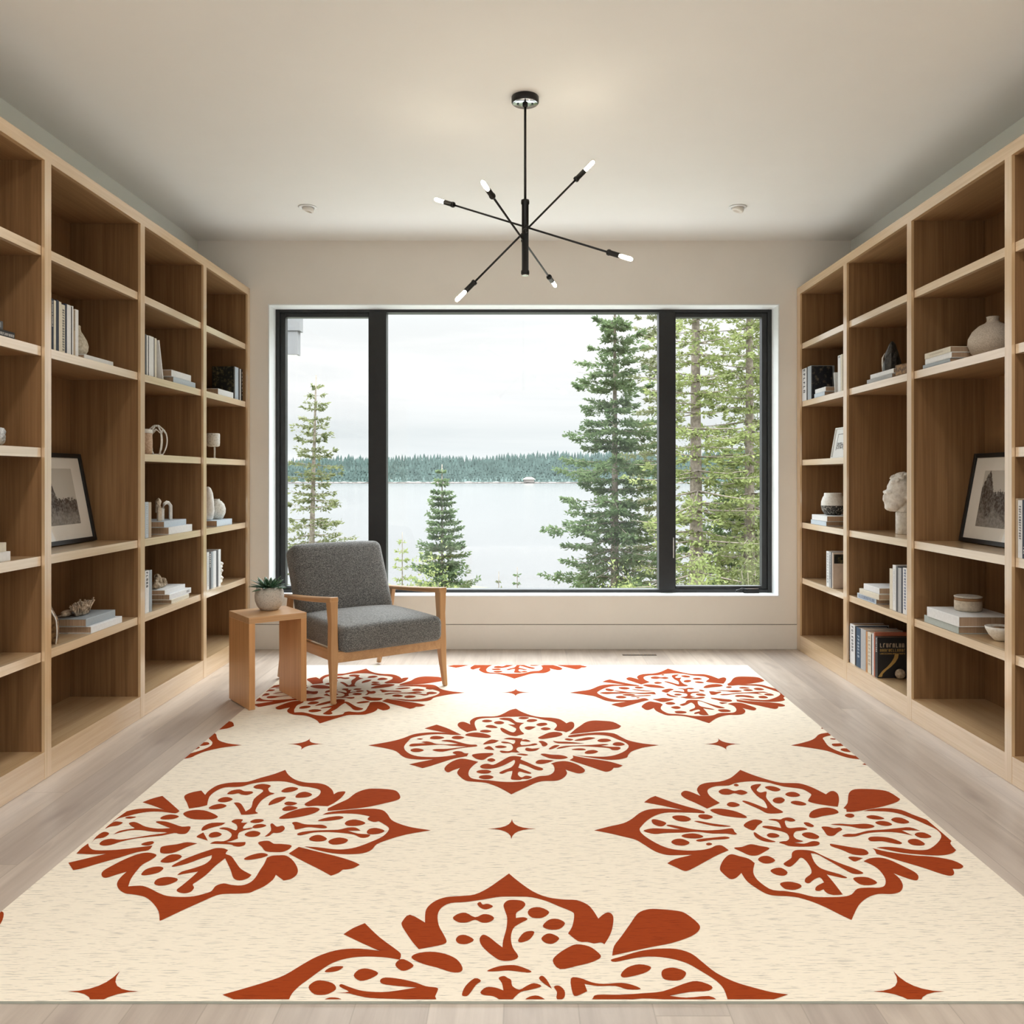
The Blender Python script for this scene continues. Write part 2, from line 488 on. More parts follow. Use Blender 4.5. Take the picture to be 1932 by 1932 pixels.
def y_on(px, X):
    """distance of a point on the plane x = X seen at photo column px"""
    return F_PX * X / (px - VX)
RUG_MOTIFS = {
'front': '''-667,1923! -625,1947 -582,1973 -549,1999 -519,2042 -492,2076 -455,2102 -413,2111 -369,2106 -346,2100! -396,2136 -450,2177! -432,2206 -406,2231! -357,2163 -303,2102 -292,2083 -292,2062! -327,2072 -378,2076 -419,2068 -450,2048 -471,2017 -490,1982 -504,1956 -513,1928 -514,1900! -626,1900!
-310,2242 -295,2274 -251,2234! -256,2288 -251,2320 -234,2350 -208,2369 -172,2375 -131,2384 -96,2420 -64,2469 -38,2510! -12,2464 29,2403 69,2369 113,2356 149,2352 176,2328 189,2296 199,2254! 215,2277 230,2286 239,2265 232,2213 220,2170 203,2130! 195,2139 178,2134 162,2141 140,2144 116,2181! 129,2217 137,2273 130,2292 96,2321 65,2348 25,2369 -12,2372 -49,2372 -70,2369 -106,2356 -153,2342 -193,2336 -215,2312 -222,2273 -214,2220 -198,2177 -187,2142 -198,2128 -226,2117 -252,2108! -272,2142 -293,2184 -309,2220
-265,2070 -255,2089 -223,2097 -187,2088 -156,2064 -140,2029 -144,2011 -166,2011 -199,2029 -235,2045
-299,2039 -295,2059 -282,2064 -256,2039 -267,2020 -282,2017
-460,2014 -447,2032 -421,2034 -429,2017 -449,2010
-389,1996 -382,2020 -362,2025 -334,2007 -348,1985 -370,1976
-482,1950 -477,1970 -462,1978 -432,1967 -419,1947 -425,1933 -439,1923 -463,1925
-325,1979 -314,1989 -279,1983 -244,1970 -218,1955 -194,1950 -189,1942 -193,1917! -187,1900! -236,1904 -269,1907 -335,1911 -369,1921 -387,1928 -417,1930! -388,1934 -412,1953 -411,1963 -392,1953 -366,1940 -339,1934 -299,1934 -238,1950! -282,1956 -317,1964
-442,1900! -427,1912 -407,1911 -390,1900!
-121,2332 -113,2342 -106,2328 -93,2332 -78,2318 -95,2302 -111,2310
-181,2257 -169,2278 -149,2284 -123,2261 -102,2277 -82,2271 -73,2254 -85,2236 -104,2234 -122,2248 -142,2235 -165,2236
-165,2151 -159,2170 -142,2173 -120,2151 -136,2132 -156,2134
-106,2156 -98,2175 -82,2163 -63,2136 -48,2116! -47,2149 -40,2206 -39,2257 -44,2288 -50,2324 -41,2348 -24,2354 0,2348 9,2328 0,2304 -15,2284 -16,2257! 4,2261 14,2250 -7,2228 -22,2206 -28,2163 -23,2116 -9,2076 -25,2059 -50,2059 -68,2076 -87,2102 -101,2129
15,2284 24,2308 48,2313 72,2288 54,2259 27,2259
53,2217 70,2248 93,2252 111,2231 95,2202 68,2200
-10,2149 4,2184 23,2193 31,2184 19,2153 -2,2139
48,2156 60,2177 75,2179 93,2158 77,2134 59,2136
73,2057 86,2086 113,2116 135,2130 164,2121 183,2096 189,2073 166,2052 129,2036 89,2023
217,2080! 226,2122 249,2167 279,2228 305,2280 332,2301 360,2304 413,2294 434,2277 455,2228 451,2198 424,2167 370,2136 312,2116
212,2062 239,2076 285,2099 329,2110 376,2109 409,2089 429,2051 451,2008 484,1973 522,1950 560,1932 593,1924! 543,1900! 453,1900! 454,1944 444,1976 418,2014 390,2048 351,2069 303,2076 262,2067 222,2053
229,2002 247,2029 277,2043 303,2032 290,2011 260,1996 234,1989
324,2008 333,2023 355,2029 377,2017 380,2002 363,1979 336,1978 324,1987
112,1985 133,1987 159,1970 185,1964 226,1968 252,1959 267,1944 237,1943 211,1956 171,1956 142,1964! 146,1936! 122,1919 113,1928
157,1911 168,1923 218,1923 268,1928 316,1936 367,1964 400,1975 429,1956 419,1938 375,1933 328,1919! 364,1912 415,1918 432,1900! 379,1904 314,1906 265,1909 215,1900! 158,1900
-82,2015 -60,2032 -35,2039 -10,2037 21,2015 11,2009 -31,2017 -59,2014
-134,1925 -128,1956 -109,1986 -94,1976 -105,1959 -119,1922 -129,1918
-93,1933 -81,1951 -61,1950 -42,1939! -46,1967 -54,1987 -42,1995 -33,1987 -25,1979 -22,1956 -6,1942 10,1956 27,1967 44,1955 20,1942 -3,1933 -18,1911 -23,1900! -46,1900! -63,1917 -86,1922
2,1900! 17,1916 36,1919 56,1900!
39,1985 46,1996 56,1982 67,1946! 51,1964
72,1953 84,1957 95,1939 94,1914 83,1903 76,1911 78,1933''',
'right': '''235,2816! 285,2846 337,2874 371,2912 401,2959 432,2989 472,3001 516,2998 557,2987! 493,3027 432,3059! 459,3099 481,3119! 527,3066 578,3018 625,2979 624,2959! 584,2965 534,2967 489,2963 451,2937 418,2895 392,2846 384,2822 387,2791 404,2749 434,2701 466,2674 510,2664 550,2667 583,2680 606,2700 625,2700 638,2666! 594,2631 538,2577 494,2535 475,2526 456,2548 433,2576! 460,2604 519,2634! 474,2632 441,2634 409,2659 380,2712 359,2745 324,2768 279,2795
577,3138 594,3169 614,3163 644,3120! 643,3177 664,3228 697,3254 749,3267 794,3302 829,3351 858,3397! 889,3344 931,3291 970,3256 1006,3251 1042,3247 1069,3218 1088,3177 1103,3136! 1127,3163 1143,3167 1147,3138 1130,3080 1103,3018! 1075,3027 1042,3043 1023,3057 1018,3076 1047,3128 1047,3153 1034,3187 1002,3203 976,3213 952,3233 922,3260 869,3270 809,3254 772,3226 723,3218 691,3193 678,3158 680,3109 699,3053! 643,3001! 610,3057 583,3099
650,2985 670,3000 704,2996 739,2972 761,2933 752,2918 711,2927 672,2946
598,2933 608,2949 632,2947 647,2927 623,2907 603,2916
719,3163 738,3187 760,3190 779,3169 805,3180 823,3153 796,3130 773,3146 750,3132 726,3136
791,3230 804,3244 810,3228 798,3216
720,3039 736,3060 753,3057 765,3034 743,3016 725,3019
847,3203 867,3233 894,3241 890,3226 863,3179 870,3153 895,3163 878,3109 877,3062 881,3016 898,2972 877,2959 840,2959 823,2994 799,3034 782,3066 792,3074 817,3048 847,3005 856,3021 860,3076 848,3123
901,3206 922,3220 944,3208 952,3182 932,3165 913,3175
892,3076 909,3101 932,3105 937,3080 915,3051 895,3053
955,3136 977,3158 998,3156 1007,3128 987,3111 963,3114
951,3060 972,3073 993,3062 1001,3041 982,3029 958,3039
973,2929 994,2972 1028,3000 1062,3010 1085,2996 1087,2967 1064,2950 1026,2937 998,2922 983,2918
1117,3004! 1150,3053 1186,3138 1217,3180 1253,3190 1312,3182 1342,3158 1352,3090! 1329,3062 1263,3021 1200,2994 1140,2972 1116,2972! 1123,2994
1097,2937 1114,2956 1130,2953 1128,2933 1109,2920
1177,2979! 1219,2998 1270,3005 1311,2989 1333,2947 1360,2903! 1360,2822 1359,2734! 1345,2712 1340,2667! 1317,2645 1280,2631 1236,2632 1167,2648 1131,2669 1101,2685! 1125,2690 1160,2687 1202,2671 1237,2667 1267,2680 1314,2727 1347,2776 1354,2822 1340,2862 1317,2912 1287,2959 1244,2976
1167,2930 1189,2942 1210,2935 1222,2913 1198,2905 1174,2912
1240,2903 1261,2922 1283,2918 1293,2885 1269,2870 1247,2880
1177,2880 1199,2893 1220,2887 1227,2864 1205,2852 1183,2861
1024,2864 1055,2870 1092,2864 1134,2870 1157,2862 1161,2846 1135,2832 1106,2832 1077,2850
986,2844 1007,2846 1023,2834 1044,2840 1045,2821 1023,2800 1002,2776 982,2776 983,2814
1029,2776 1051,2789 1077,2789 1128,2814 1180,2822 1233,2834 1275,2840 1296,2813! 1270,2816 1238,2816! 1256,2774! 1226,2795 1188,2804 1138,2800 1101,2787 1069,2769 1036,2766
1264,2782 1282,2799 1303,2797 1312,2768 1291,2756 1271,2760
1102,2751 1118,2766 1150,2766 1179,2753 1196,2723 1185,2710 1162,2719 1139,2732 1104,2732
1219,2731 1236,2748 1258,2747 1265,2712 1243,2700 1221,2707
967,2712 988,2705 1030,2685 1059,2673 1061,2645 1040,2631 1009,2638 988,2669 966,2694
987,2614 1000,2622 1031,2612! 999,2589 991,2597
1087,2681! 1125,2655 1190,2631 1245,2621 1293,2597 1307,2561 1289,2541 1266,2540! 1257,2513 1240,2496 1219,2506 1182,2548 1130,2597 1083,2641! 1088,2662
1024,2590! 1049,2609 1081,2615 1105,2600 1128,2558 1145,2519 1143,2491 1126,2467 1107,2479 1080,2512! 1083,2476 1073,2434 1050,2400 1020,2387 984,2387 946,2366 904,2322 857,2247! 837,2275 810,2317 781,2349 747,2371 700,2377 682,2383 666,2402 642,2458 638,2513! 614,2482 596,2476 584,2510 581,2538 598,2584 622,2624 641,2638 661,2624 684,2607 694,2577! 674,2519 673,2470 692,2417 716,2405 730,2404 767,2391 801,2371 841,2369 883,2372 910,2385 938,2417 972,2424 1002,2424 1023,2437 1041,2476 1047,2526 1041,2561
658,2683 684,2690 717,2710 742,2698 768,2683 749,2659 717,2631 693,2631 675,2655
710,2600 727,2623 749,2625 761,2597 741,2577 720,2577
726,2526 743,2543 764,2546 774,2519 758,2497 736,2502
730,2446 744,2457 764,2459 785,2446 785,2428 763,2412 739,2414 732,2425
826,2645 843,2666 869,2669 896,2659 917,2624 948,2577 976,2545 993,2516 982,2507 960,2510 945,2538 921,2594 901,2638 884,2645! 875,2590 877,2551 892,2529 919,2507 935,2485 921,2482 895,2497 883,2504! 885,2452 885,2384! 859,2381 844,2393 842,2414! 826,2404 818,2411 831,2434 858,2455! 857,2485 836,2473 814,2450 805,2458 815,2482 840,2510 850,2545 852,2590 844,2615 820,2584 793,2554 781,2561 779,2574 797,2594 815,2614
949,2476 966,2488 996,2485 1009,2455 986,2439 957,2443
732,2854 754,2887 785,2906 804,2888 778,2854 757,2818 744,2824
749,2795 756,2799 767,2768 786,2744 801,2729 780,2725 759,2738 747,2764
787,2779 803,2795 821,2789 826,2772 809,2759 791,2762
827,2905 850,2910 868,2905 881,2916 898,2923 912,2916 916,2895 897,2888 881,2895 871,2846 880,2834 908,2840 927,2838 932,2824 906,2813 888,2806 872,2776 873,2749 889,2731 858,2722! 886,2714 917,2732 935,2729 935,2714 918,2698 879,2692 837,2696 823,2709 810,2723 826,2732 837,2734 851,2753 856,2787 846,2806 826,2818 793,2838 797,2852 822,2850 850,2834! 855,2870 851,2891
938,2878 954,2880 964,2854 954,2843 940,2852
901,2782 917,2799 939,2797 952,2768 935,2749 910,2757
508,2924 522,2939 552,2937 569,2910 550,2889 521,2895
434,2895 440,2907 456,2903 480,2877 464,2850 448,2852 435,2870
478,2854 492,2861 522,2846 557,2826 603,2816 650,2822 688,2832 690,2806 694,2787! 682,2782 659,2791 614,2791 569,2805 520,2799 461,2795 428,2787 399,2806 399,2818 429,2832 474,2828 518,2824!
576,2891 596,2891 632,2872 686,2852 678,2846 637,2850 599,2872
511,2772 531,2789 560,2791 581,2769 562,2754 528,2756
551,2738 567,2749 607,2759 650,2768 663,2757 645,2748 603,2742 563,2729
471,2727 488,2748 511,2749 528,2722 508,2701 481,2705
577,2712 589,2722 597,2711 583,2701''',
'left': '''-1368,2903 -1362,2976! -1337,2996 -1302,3003 -1266,3000 -1238,2989! -1296,3030 -1344,3059! -1324,3095 -1299,3120! -1238,3048 -1181,2979! -1188,2959 -1237,2972 -1279,2973 -1313,2959 -1342,2933 -1361,2916 -1367,2887
-1364,2716! -1345,2687 -1318,2667 -1269,2667 -1222,2678 -1155,2700! -1153,2667 -1183,2652 -1220,2614 -1263,2574 -1298,2540 -1316,2532! -1355,2580! -1322,2604 -1272,2641! -1315,2638 -1363,2643! -1367,2680
-1157,2950 -1154,2976 -1128,2989 -1087,2979 -1033,2933 -1039,2910 -1070,2905 -1116,2912
-1220,2913 -1219,2935 -1198,2949 -1165,2933 -1172,2912 -1200,2905
-1341,2918 -1334,2931 -1307,2927 -1320,2913
-1366,2830 -1365,2883 -1347,2887 -1330,2878 -1336,2856 -1357,2846
-1354,2716 -1364,2768 -1359,2803 -1341,2799 -1332,2783 -1338,2759 -1358,2749
-1308,2874 -1297,2885 -1276,2874 -1240,2846 -1194,2830 -1154,2834! -1182,2854 -1222,2883 -1214,2891 -1189,2887 -1154,2866 -1120,2846 -1092,2846 -1084,2795 -1103,2787 -1125,2795 -1156,2776 -1198,2764 -1239,2749 -1269,2727 -1287,2705 -1309,2700 -1327,2712 -1328,2738 -1309,2751 -1277,2744 -1242,2757 -1195,2779 -1149,2799 -1201,2806 -1244,2818 -1284,2814 -1317,2785! -1311,2810 -1292,2824 -1271,2834 -1288,2850
-1195,2710 -1187,2725 -1169,2732 -1159,2719 -1165,2703 -1180,2701
-1117,2666 -1123,2690 -1109,2701 -1082,2710 -1057,2725 -1021,2716! -1045,2687 -1065,2652 -1088,2643 -1107,2648
-1083,2587 -1081,2617 -1071,2636 -1049,2636 -1032,2621 -1038,2594 -1057,2580
-1105,2507 -1105,2535 -1089,2552 -1068,2554 -1055,2541 -1059,2516 -1081,2501 -1097,2499
-1043,2449 -1045,2476 -1022,2489 -990,2479 -985,2461 -1002,2440 -1025,2436
-1215,2497 -1225,2526 -1214,2564 -1197,2604 -1174,2638 -1149,2650 -1120,2639 -1112,2624 -1117,2597 -1128,2567 -1127,2526 -1121,2476 -1108,2431! -1091,2434 -1069,2434 -1039,2417 -1008,2394 -976,2376 -938,2370 -902,2374 -875,2391 -864,2405 -863,2434 -846,2449 -821,2440 -792,2437 -774,2452 -767,2482 -768,2532 -768,2571 -772,2614! -761,2627 -741,2631 -716,2627 -685,2590 -659,2538 -653,2501 -663,2476 -681,2467! -713,2502! -713,2470 -726,2431 -746,2405 -756,2394 -782,2389 -817,2388 -841,2380 -869,2344 -907,2291 -936,2247 -942,2245! -964,2291 -1000,2338 -1036,2371 -1075,2385 -1099,2391 -1126,2414 -1147,2446 -1155,2482 -1154,2522! -1174,2504 -1196,2483
-1037,2561 -1022,2597 -993,2638 -967,2666 -951,2681 -926,2680 -907,2666! -906,2641 -883,2624 -852,2577 -825,2538 -783,2501! -788,2479 -807,2467 -829,2482 -854,2532 -886,2590 -897,2610! -908,2561 -915,2501 -926,2461 -931,2443 -920,2423 -920,2400 -935,2391 -957,2400 -964,2414 -959,2437 -951,2482 -946,2522! -969,2513 -998,2499! -993,2522 -966,2545 -944,2571 -938,2604 -945,2631! -968,2610 -998,2574 -1028,2554
-1216,3109 -1217,3138 -1200,3160 -1178,3173! -1148,3130! -1150,3172 -1137,3228 -1102,3254 -1059,3260 -1033,3268 -1000,3308 -962,3348 -931,3397! -903,3340 -862,3286 -817,3257 -767,3249 -732,3228 -700,3182 -683,3136! -673,3158 -653,3165 -645,3153 -650,3099 -664,3053 -680,3022! -714,3027 -734,3025 -751,3022 -766,3043 -754,3076 -736,3119 -737,3163 -752,3187 -790,3208 -826,3220 -863,3249 -902,3268 -947,3270 -992,3257 -1023,3237 -1039,3218 -1061,3210 -1100,3206 -1120,3177 -1127,3128 -1119,3080 -1105,3032! -1125,3016 -1157,3001! -1184,3053
-1090,3005 -1085,3030 -1062,3045 -1035,3027 -1044,3003 -1068,2994
-1084,3076 -1079,3102 -1060,3109 -1034,3088 -1044,3064 -1068,3060
-1072,3140 -1067,3172 -1042,3185 -1018,3167 -992,3165 -981,3150 -995,3128 -1018,3133 -1033,3146 -1051,3136
-998,3210 -992,3233 -968,3241 -937,3223 -938,3193 -922,3158 -900,3143 -915,3123 -927,3080 -927,3034 -920,2980 -905,2961 -916,2953 -938,2947 -958,2947! -984,2998 -1019,3054! -1007,3057 -988,3041 -952,2976! -944,3012 -959,3090 -949,3163 -963,3187 -983,3193
-883,3167 -875,3198 -853,3210 -827,3193 -840,3163 -867,3155
-816,3109 -814,3146 -793,3161 -762,3136 -770,3111 -799,3102
-890,3032 -893,3071 -878,3104 -849,3109 -857,3066 -875,3043
-839,3048 -829,3066 -794,3051 -805,3031 -826,3032
-832,2996 -826,3018 -811,3025 -780,3007 -796,2985 -819,2980
-821,2916 -806,2959 -775,2996 -738,3012 -709,3005 -701,2985 -717,2954 -751,2929 -791,2913
-671,2980! -675,3003! -649,3048 -623,3090 -606,3148 -577,3185 -542,3193 -486,3184 -457,3163 -438,3109 -445,3080 -483,3051 -539,3016 -604,2994
-680,2946! -666,2967 -619,2985 -570,2996 -519,3000 -483,2987 -461,2954 -439,2903 -408,2870 -362,2840 -297,2817! -340,2799 -385,2776 -427,2742 -456,2709 -465,2669 -488,2645 -532,2638 -579,2645 -629,2666 -679,2694! -634,2687 -585,2674 -551,2673 -517,2687 -481,2723 -447,2768 -435,2822 -448,2854 -480,2891! -496,2885 -520,2907 -516,2931! -554,2950 -596,2957 -637,2956
-685,2895 -662,2920 -632,2933 -609,2930 -605,2916 -625,2902 -656,2893
-766,2877 -753,2885 -722,2866 -692,2862 -662,2861 -641,2842 -649,2832 -672,2836 -703,2842 -726,2830 -742,2824 -753,2854
-726,2787 -713,2804 -680,2814 -642,2818 -601,2821 -572,2838 -546,2838 -526,2814! -551,2813 -567,2813! -531,2791 -491,2783 -494,2763 -515,2759 -542,2783 -579,2795 -629,2803 -676,2799 -712,2777
-589,2870 -584,2895 -559,2905 -522,2878 -537,2856 -572,2852
-504,2803 -499,2828 -478,2835 -448,2814 -461,2791 -491,2785
-678,2749 -670,2774 -649,2779 -621,2751 -632,2732 -660,2732
-612,2727 -605,2749 -582,2760 -553,2744 -560,2716 -592,2707
-714,2643! -705,2666 -695,2690! -626,2655 -558,2621 -508,2590 -482,2567! -496,2545 -512,2537 -526,2535! -535,2513 -552,2496! -600,2541 -656,2590
-831,2719 -823,2732 -801,2734 -780,2714 -755,2712 -721,2701 -722,2673 -736,2655 -762,2653 -790,2660 -810,2690
-839,2609 -830,2627 -811,2643 -791,2646 -774,2632 -787,2614 -816,2600 -833,2600
-1046,2818 -1050,2850 -1033,2877 -988,2878! -994,2858 -1019,2838 -1037,2816
-1043,2768 -1033,2800! -995,2736! -1023,2753
-1006,2772 -1007,2795 -991,2804 -969,2787 -972,2768 -992,2760
-992,2830 -981,2840 -960,2834 -934,2816 -935,2838 -949,2866 -971,2887 -965,2907 -939,2905 -936,2880 -915,2880! -918,2854 -913,2830 -890,2838 -884,2834 -892,2824 -903,2818 -916,2799 -912,2772 -905,2753! -920,2734 -933,2727! -910,2723 -873,2727! -868,2705 -881,2692 -901,2698 -917,2709 -981,2714! -971,2731 -944,2732 -932,2753 -937,2787 -964,2818
-909,2888 -899,2907 -875,2907 -866,2895 -877,2878 -896,2877
-887,2842 -884,2860 -867,2868 -845,2856 -855,2840 -876,2833
-894,2783 -887,2806 -869,2812 -846,2795 -850,2769 -874,2766
-825,2768! -818,2814 -834,2862 -829,2872 -808,2846 -791,2854 -777,2830 -780,2803 -794,2795 -806,2795 -812,2772''',
'center': '''-661,3707! -610,3736 -556,3774 -521,3813 -492,3858 -461,3881 -411,3895 -365,3893 -329,3878! -388,3917 -447,3955! -420,3989 -397,4016! -347,3964 -304,3905 -271,3858! -304,3856 -356,3868 -407,3864 -456,3841 -487,3813 -495,3774 -504,3694 -489,3632 -457,3582 -416,3557 -359,3552 -312,3562 -272,3582! -290,3606 -279,3627 -256,3625 -239,3601 -223,3601! -227,3564! -278,3533 -321,3490 -363,3444 -394,3417! -427,3444 -453,3462! -414,3490 -359,3525! -412,3521 -463,3533 -493,3562 -519,3611 -543,3642 -600,3678
-299,4007 -294,4051 -273,4061 -241,4020! -245,4076 -226,4131 -190,4152 -131,4155 -95,4195 -59,4267 -30,4292! -3,4236 42,4175 89,4141 140,4131 176,4109 196,4070 207,4038! 228,4064 242,4045 240,3983 225,3934 198,3895! 185,3911 161,3917 145,3938! 161,3995 155,4045 131,4076 96,4102 52,4139 4,4152 -51,4148 -73,4148 -123,4135 -189,4122 -217,4089 -221,4026 -205,3926! -225,3917 -248,3897! -280,3952
-254,3853 -237,3884 -203,3893 -164,3872 -138,3838 -151,3813 -189,3819 -227,3833
-311,3816 -302,3838 -279,3841 -255,3819 -272,3796 -299,3798
-406,3805 -401,3833 -378,3841 -344,3819 -360,3796 -390,3794
-462,3796 -452,3806 -435,3798 -446,3787
-471,3642 -461,3662 -438,3664 -414,3642 -430,3619 -456,3619
-484,3704 -476,3728 -443,3734 -414,3736! -439,3752! -417,3763 -392,3749 -370,3728 -323,3720 -275,3728! -312,3752 -352,3769 -335,3783 -308,3780 -279,3758 -247,3731 -220,3717 -197,3715 -193,3694 -215,3685 -256,3671 -303,3642 -333,3621 -360,3627 -378,3644 -363,3657 -321,3659 -279,3673 -235,3692! -291,3699 -349,3715 -391,3709 -433,3702 -471,3692
-191,3911 -180,3931 -159,3934 -138,3914 -154,3893 -179,3897
-189,4076 -177,4096 -159,4096 -140,4076 -157,4056 -177,4057
-132,4048 -121,4070 -100,4073 -83,4045 -99,4023 -120,4028
-169,3986 -159,4007 -137,4007 -112,3970 -129,3961 -154,3968
-110,4115 -90,4131 -57,4126 -43,4102 -28,4061 -6,4048 11,4045! -6,4011 -12,3964 -3,3911 9,3872 -13,3853 -27,3839 -47,3845 -64,3864 -89,3905 -100,3952 -92,3964 -75,3940 -58,3911 -41,3895 -31,3911 -27,3952 -38,3977 -53,4001 -67,4023! -42,4016 -32,4020! -50,4057 -67,4083 -93,4096
-18,4126 -3,4144 23,4141 33,4126 15,4107 -7,4110
21,4076 34,4105 59,4107 73,4087 55,4064 33,4061
66,4016 83,4042 109,4045 118,4020 100,3999 79,3995
11,3964 29,3989 64,3983! 50,3955 29,3933
85,3950 100,3973 121,3967 131,3946 112,3928 95,3932
70,3813 90,3847 118,3887 146,3902 174,3891 180,3858 157,3830 123,3811 88,3796
213,3866! 239,3934 271,4001 300,4057 335,4083 378,4079 427,4061 458,3995! 440,3955 388,3928 317,3905 256,3881
204,3838 220,3856 262,3872 315,3890 368,3895 414,3876 439,3824 467,3774 519,3734 588,3709! 528,3683 488,3654 458,3621 439,3577 430,3547 395,3523 348,3518 287,3542 220,3575! 273,3562 336,3557 385,3577 433,3632 456,3694 447,3747 419,3791 389,3836 347,3856 295,3853 242,3830 211,3824
187,3791 200,3805 225,3789 209,3773
230,3780 258,3802 293,3822 323,3813 308,3796 273,3777 239,3771
329,3774 345,3796 372,3800 390,3777 368,3755 338,3755
390,3723 404,3747 427,3749 443,3720 422,3701 399,3704
135,3769 154,3760 204,3755 270,3734! 220,3731 170,3733 147,3742
147,3664 165,3688 201,3702 251,3707 301,3713 352,3725 373,3718 350,3706 336,3701! 375,3688 414,3685 417,3662 402,3642 380,3644 369,3668 331,3681 267,3694 217,3694 177,3673 150,3659
113,3657 125,3688 142,3709 161,3706 145,3678 124,3654
208,3649 232,3664 258,3664 270,3649 253,3640 231,3642
261,3606 275,3634 302,3644 319,3624 301,3599 272,3593
193,3514! 209,3542 209,3572! 256,3542 316,3516 361,3490 402,3448! 384,3426 363,3421! 350,3390 331,3375 314,3385 278,3426 235,3471
77,3586 93,3596 122,3582 160,3577 187,3552 177,3533 151,3525 120,3533 99,3552
55,3490 69,3516 98,3518 129,3509! 106,3483 81,3467 59,3471
115,3471! 144,3495 175,3501 205,3481 233,3439 247,3394 237,3363 216,3357 193,3377 171,3400! 175,3359 163,3316 141,3283 117,3273 82,3272 53,3254 18,3210 -22,3159 -39,3135! -61,3170 -96,3217 -138,3254 -185,3266 -214,3278 -241,3325 -253,3368 -246,3419! -270,3394 -289,3368 -306,3403 -302,3448 -282,3499 -253,3530 -221,3523 -177,3492! -195,3448 -207,3394 -207,3342 -193,3303 -162,3287 -127,3281 -83,3266 -45,3262 -17,3266 12,3274 39,3299 66,3325 101,3335 122,3368 128,3412 124,3457
-208,3577 -187,3596 -156,3603 -124,3603 -120,3582 -138,3557 -152,3525 -167,3516 -190,3533
-142,3514 -134,3533 -121,3536 -108,3512 -120,3493 -132,3497
-179,3374 -165,3394 -138,3397 -120,3377 -133,3356 -160,3356
-166,3312 -156,3333 -129,3337 -109,3316 -122,3295 -148,3293
-167,3439 -156,3462 -137,3469 -115,3456 -89,3495 -68,3533 -49,3560 -25,3564 -1,3552! -7,3523! 19,3490 50,3448 80,3417 82,3399 70,3390 49,3403 19,3444 -9,3471! -15,3421! 7,3399 35,3363 30,3352 10,3363 -11,3377 -16,3342 -2,3312 15,3331 38,3316 24,3295 1,3295 -8,3283 -34,3287 -43,3299 -39,3350 -38,3385! -56,3377 -76,3353 -89,3363 -71,3394 -47,3421 -36,3448 -29,3485 -31,3514 -40,3504 -48,3490 -72,3453 -102,3421 -135,3408 -160,3417
-168,3720 -156,3758 -133,3789 -101,3774! -118,3742 -144,3728
-161,3664 -146,3694 -133,3688 -116,3642! -141,3649
-116,3688 -101,3704 -81,3702 -65,3685 -80,3671 -103,3671
-80,3802 -60,3815 -40,3813 1,3802 -3,3782! 18,3791 37,3763 21,3758 -3,3769! -8,3736 -3,3709! 27,3715 54,3734 67,3720 50,3706 14,3694 -16,3681 -24,3652 -17,3627 -9,3611! -28,3611 -44,3613 -56,3606 -82,3606 -94,3627 -86,3635 -60,3627 -44,3642 -39,3673 -42,3704 -52,3731 -78,3736 -92,3752 -79,3760 -55,3747 -39,3725 -31,3747 -31,3777 -43,3785 -63,3791
13,3652 20,3673 43,3662 76,3671! 62,3640 39,3627 20,3632
72,3763 88,3769 104,3747 110,3720 99,3694 86,3699 82,3731
-23,3589 -3,3597 25,3582 13,3570 -9,3580''',
}
# ================================================================ ROOM SHELL
b = MB(); b.box(XL - 0.15, XR + 0.15, YREAR, YB + 0.25, -0.12, 0)
struct(b.build('floor', M['floor']), 'pale greige oak plank floor')
b = MB(); b.box(XL - 0.15, XR + 0.15, YREAR, YB + 0.25, ZC, ZC + 0.12)
struct(b.build('ceiling', M['ceiling']), 'plain off-white ceiling')
b = MB(); b.box(XL - 0.15, XL, YREAR, YB + 0.25, 0, ZC)
struct(b.build('wall_left', M['wall_side']))
b = MB(); b.box(XR, XR + 0.15, YREAR, YB + 0.25, 0, ZC)
struct(b.build('wall_right', M['wall_side']))
# window wall with its opening
WX0, WX1, WZ0, WZ1 = -1.705, 1.727, 0.353, 2.318
b = MB()
b.box(XL, WX0, YB, YB + 0.25, 0, ZC); b.box(WX1, XR, YB, YB + 0.25, 0, ZC)
b.box(WX0, WX1, YB, YB + 0.25, 0, WZ0); b.box(WX0, WX1, YB, YB + 0.25, WZ1, ZC)
struct(b.build('wall_back', M['wall'], fixn=False))
# rear wall behind the viewer, its wide opening added to let sky light in
b = MB()
b.box(XL - 0.15, -1.9, YREAR - 0.15, YREAR, -0.12, ZC + 0.12); b.box(1.9, XR + 0.15, YREAR - 0.15, YREAR, -0.12, ZC + 0.12)
b.box(-1.9, 1.9, YREAR - 0.15, YREAR, 2.5, ZC + 0.12); b.box(-1.9, 1.9, YREAR - 0.15, YREAR, -0.12, 0)
struct(b.build('wall_front', M['wall'], fixn=False))
# flush baseboard under the window with a shadow gap above it
b = MB(); b.box(FL + 0.0, FR - 0.0, YB - 0.006, YB + 0.001, 0.001, 0.165)
struct(b.build('baseboard_back', M['base']))
b = MB(); b.box(FL, FR, YB - 0.0012, YB + 0.001, 0.1652, 0.1685)
struct(b.build('trim_2', M['gap']), 'thin dark shadow gap above the flush baseboard')
# white lining of the window opening
b = MB(); t = 0.008; ya, yb_ = YB - 0.003, YB + 0.15
b.box(WX0, WX0 + t, ya, yb_, WZ0, WZ1); b.box(WX1 - t, WX1, ya, yb_, WZ0, WZ1)
b.box(WX0 + t, WX1 - t, ya, yb_, WZ1 - t, WZ1); b.box(WX0 + t, WX1 - t, ya, yb_, WZ0, WZ0 + t)
struct(b.build('trim_1', M['trim'], fixn=False), 'white painted lining of the window opening')

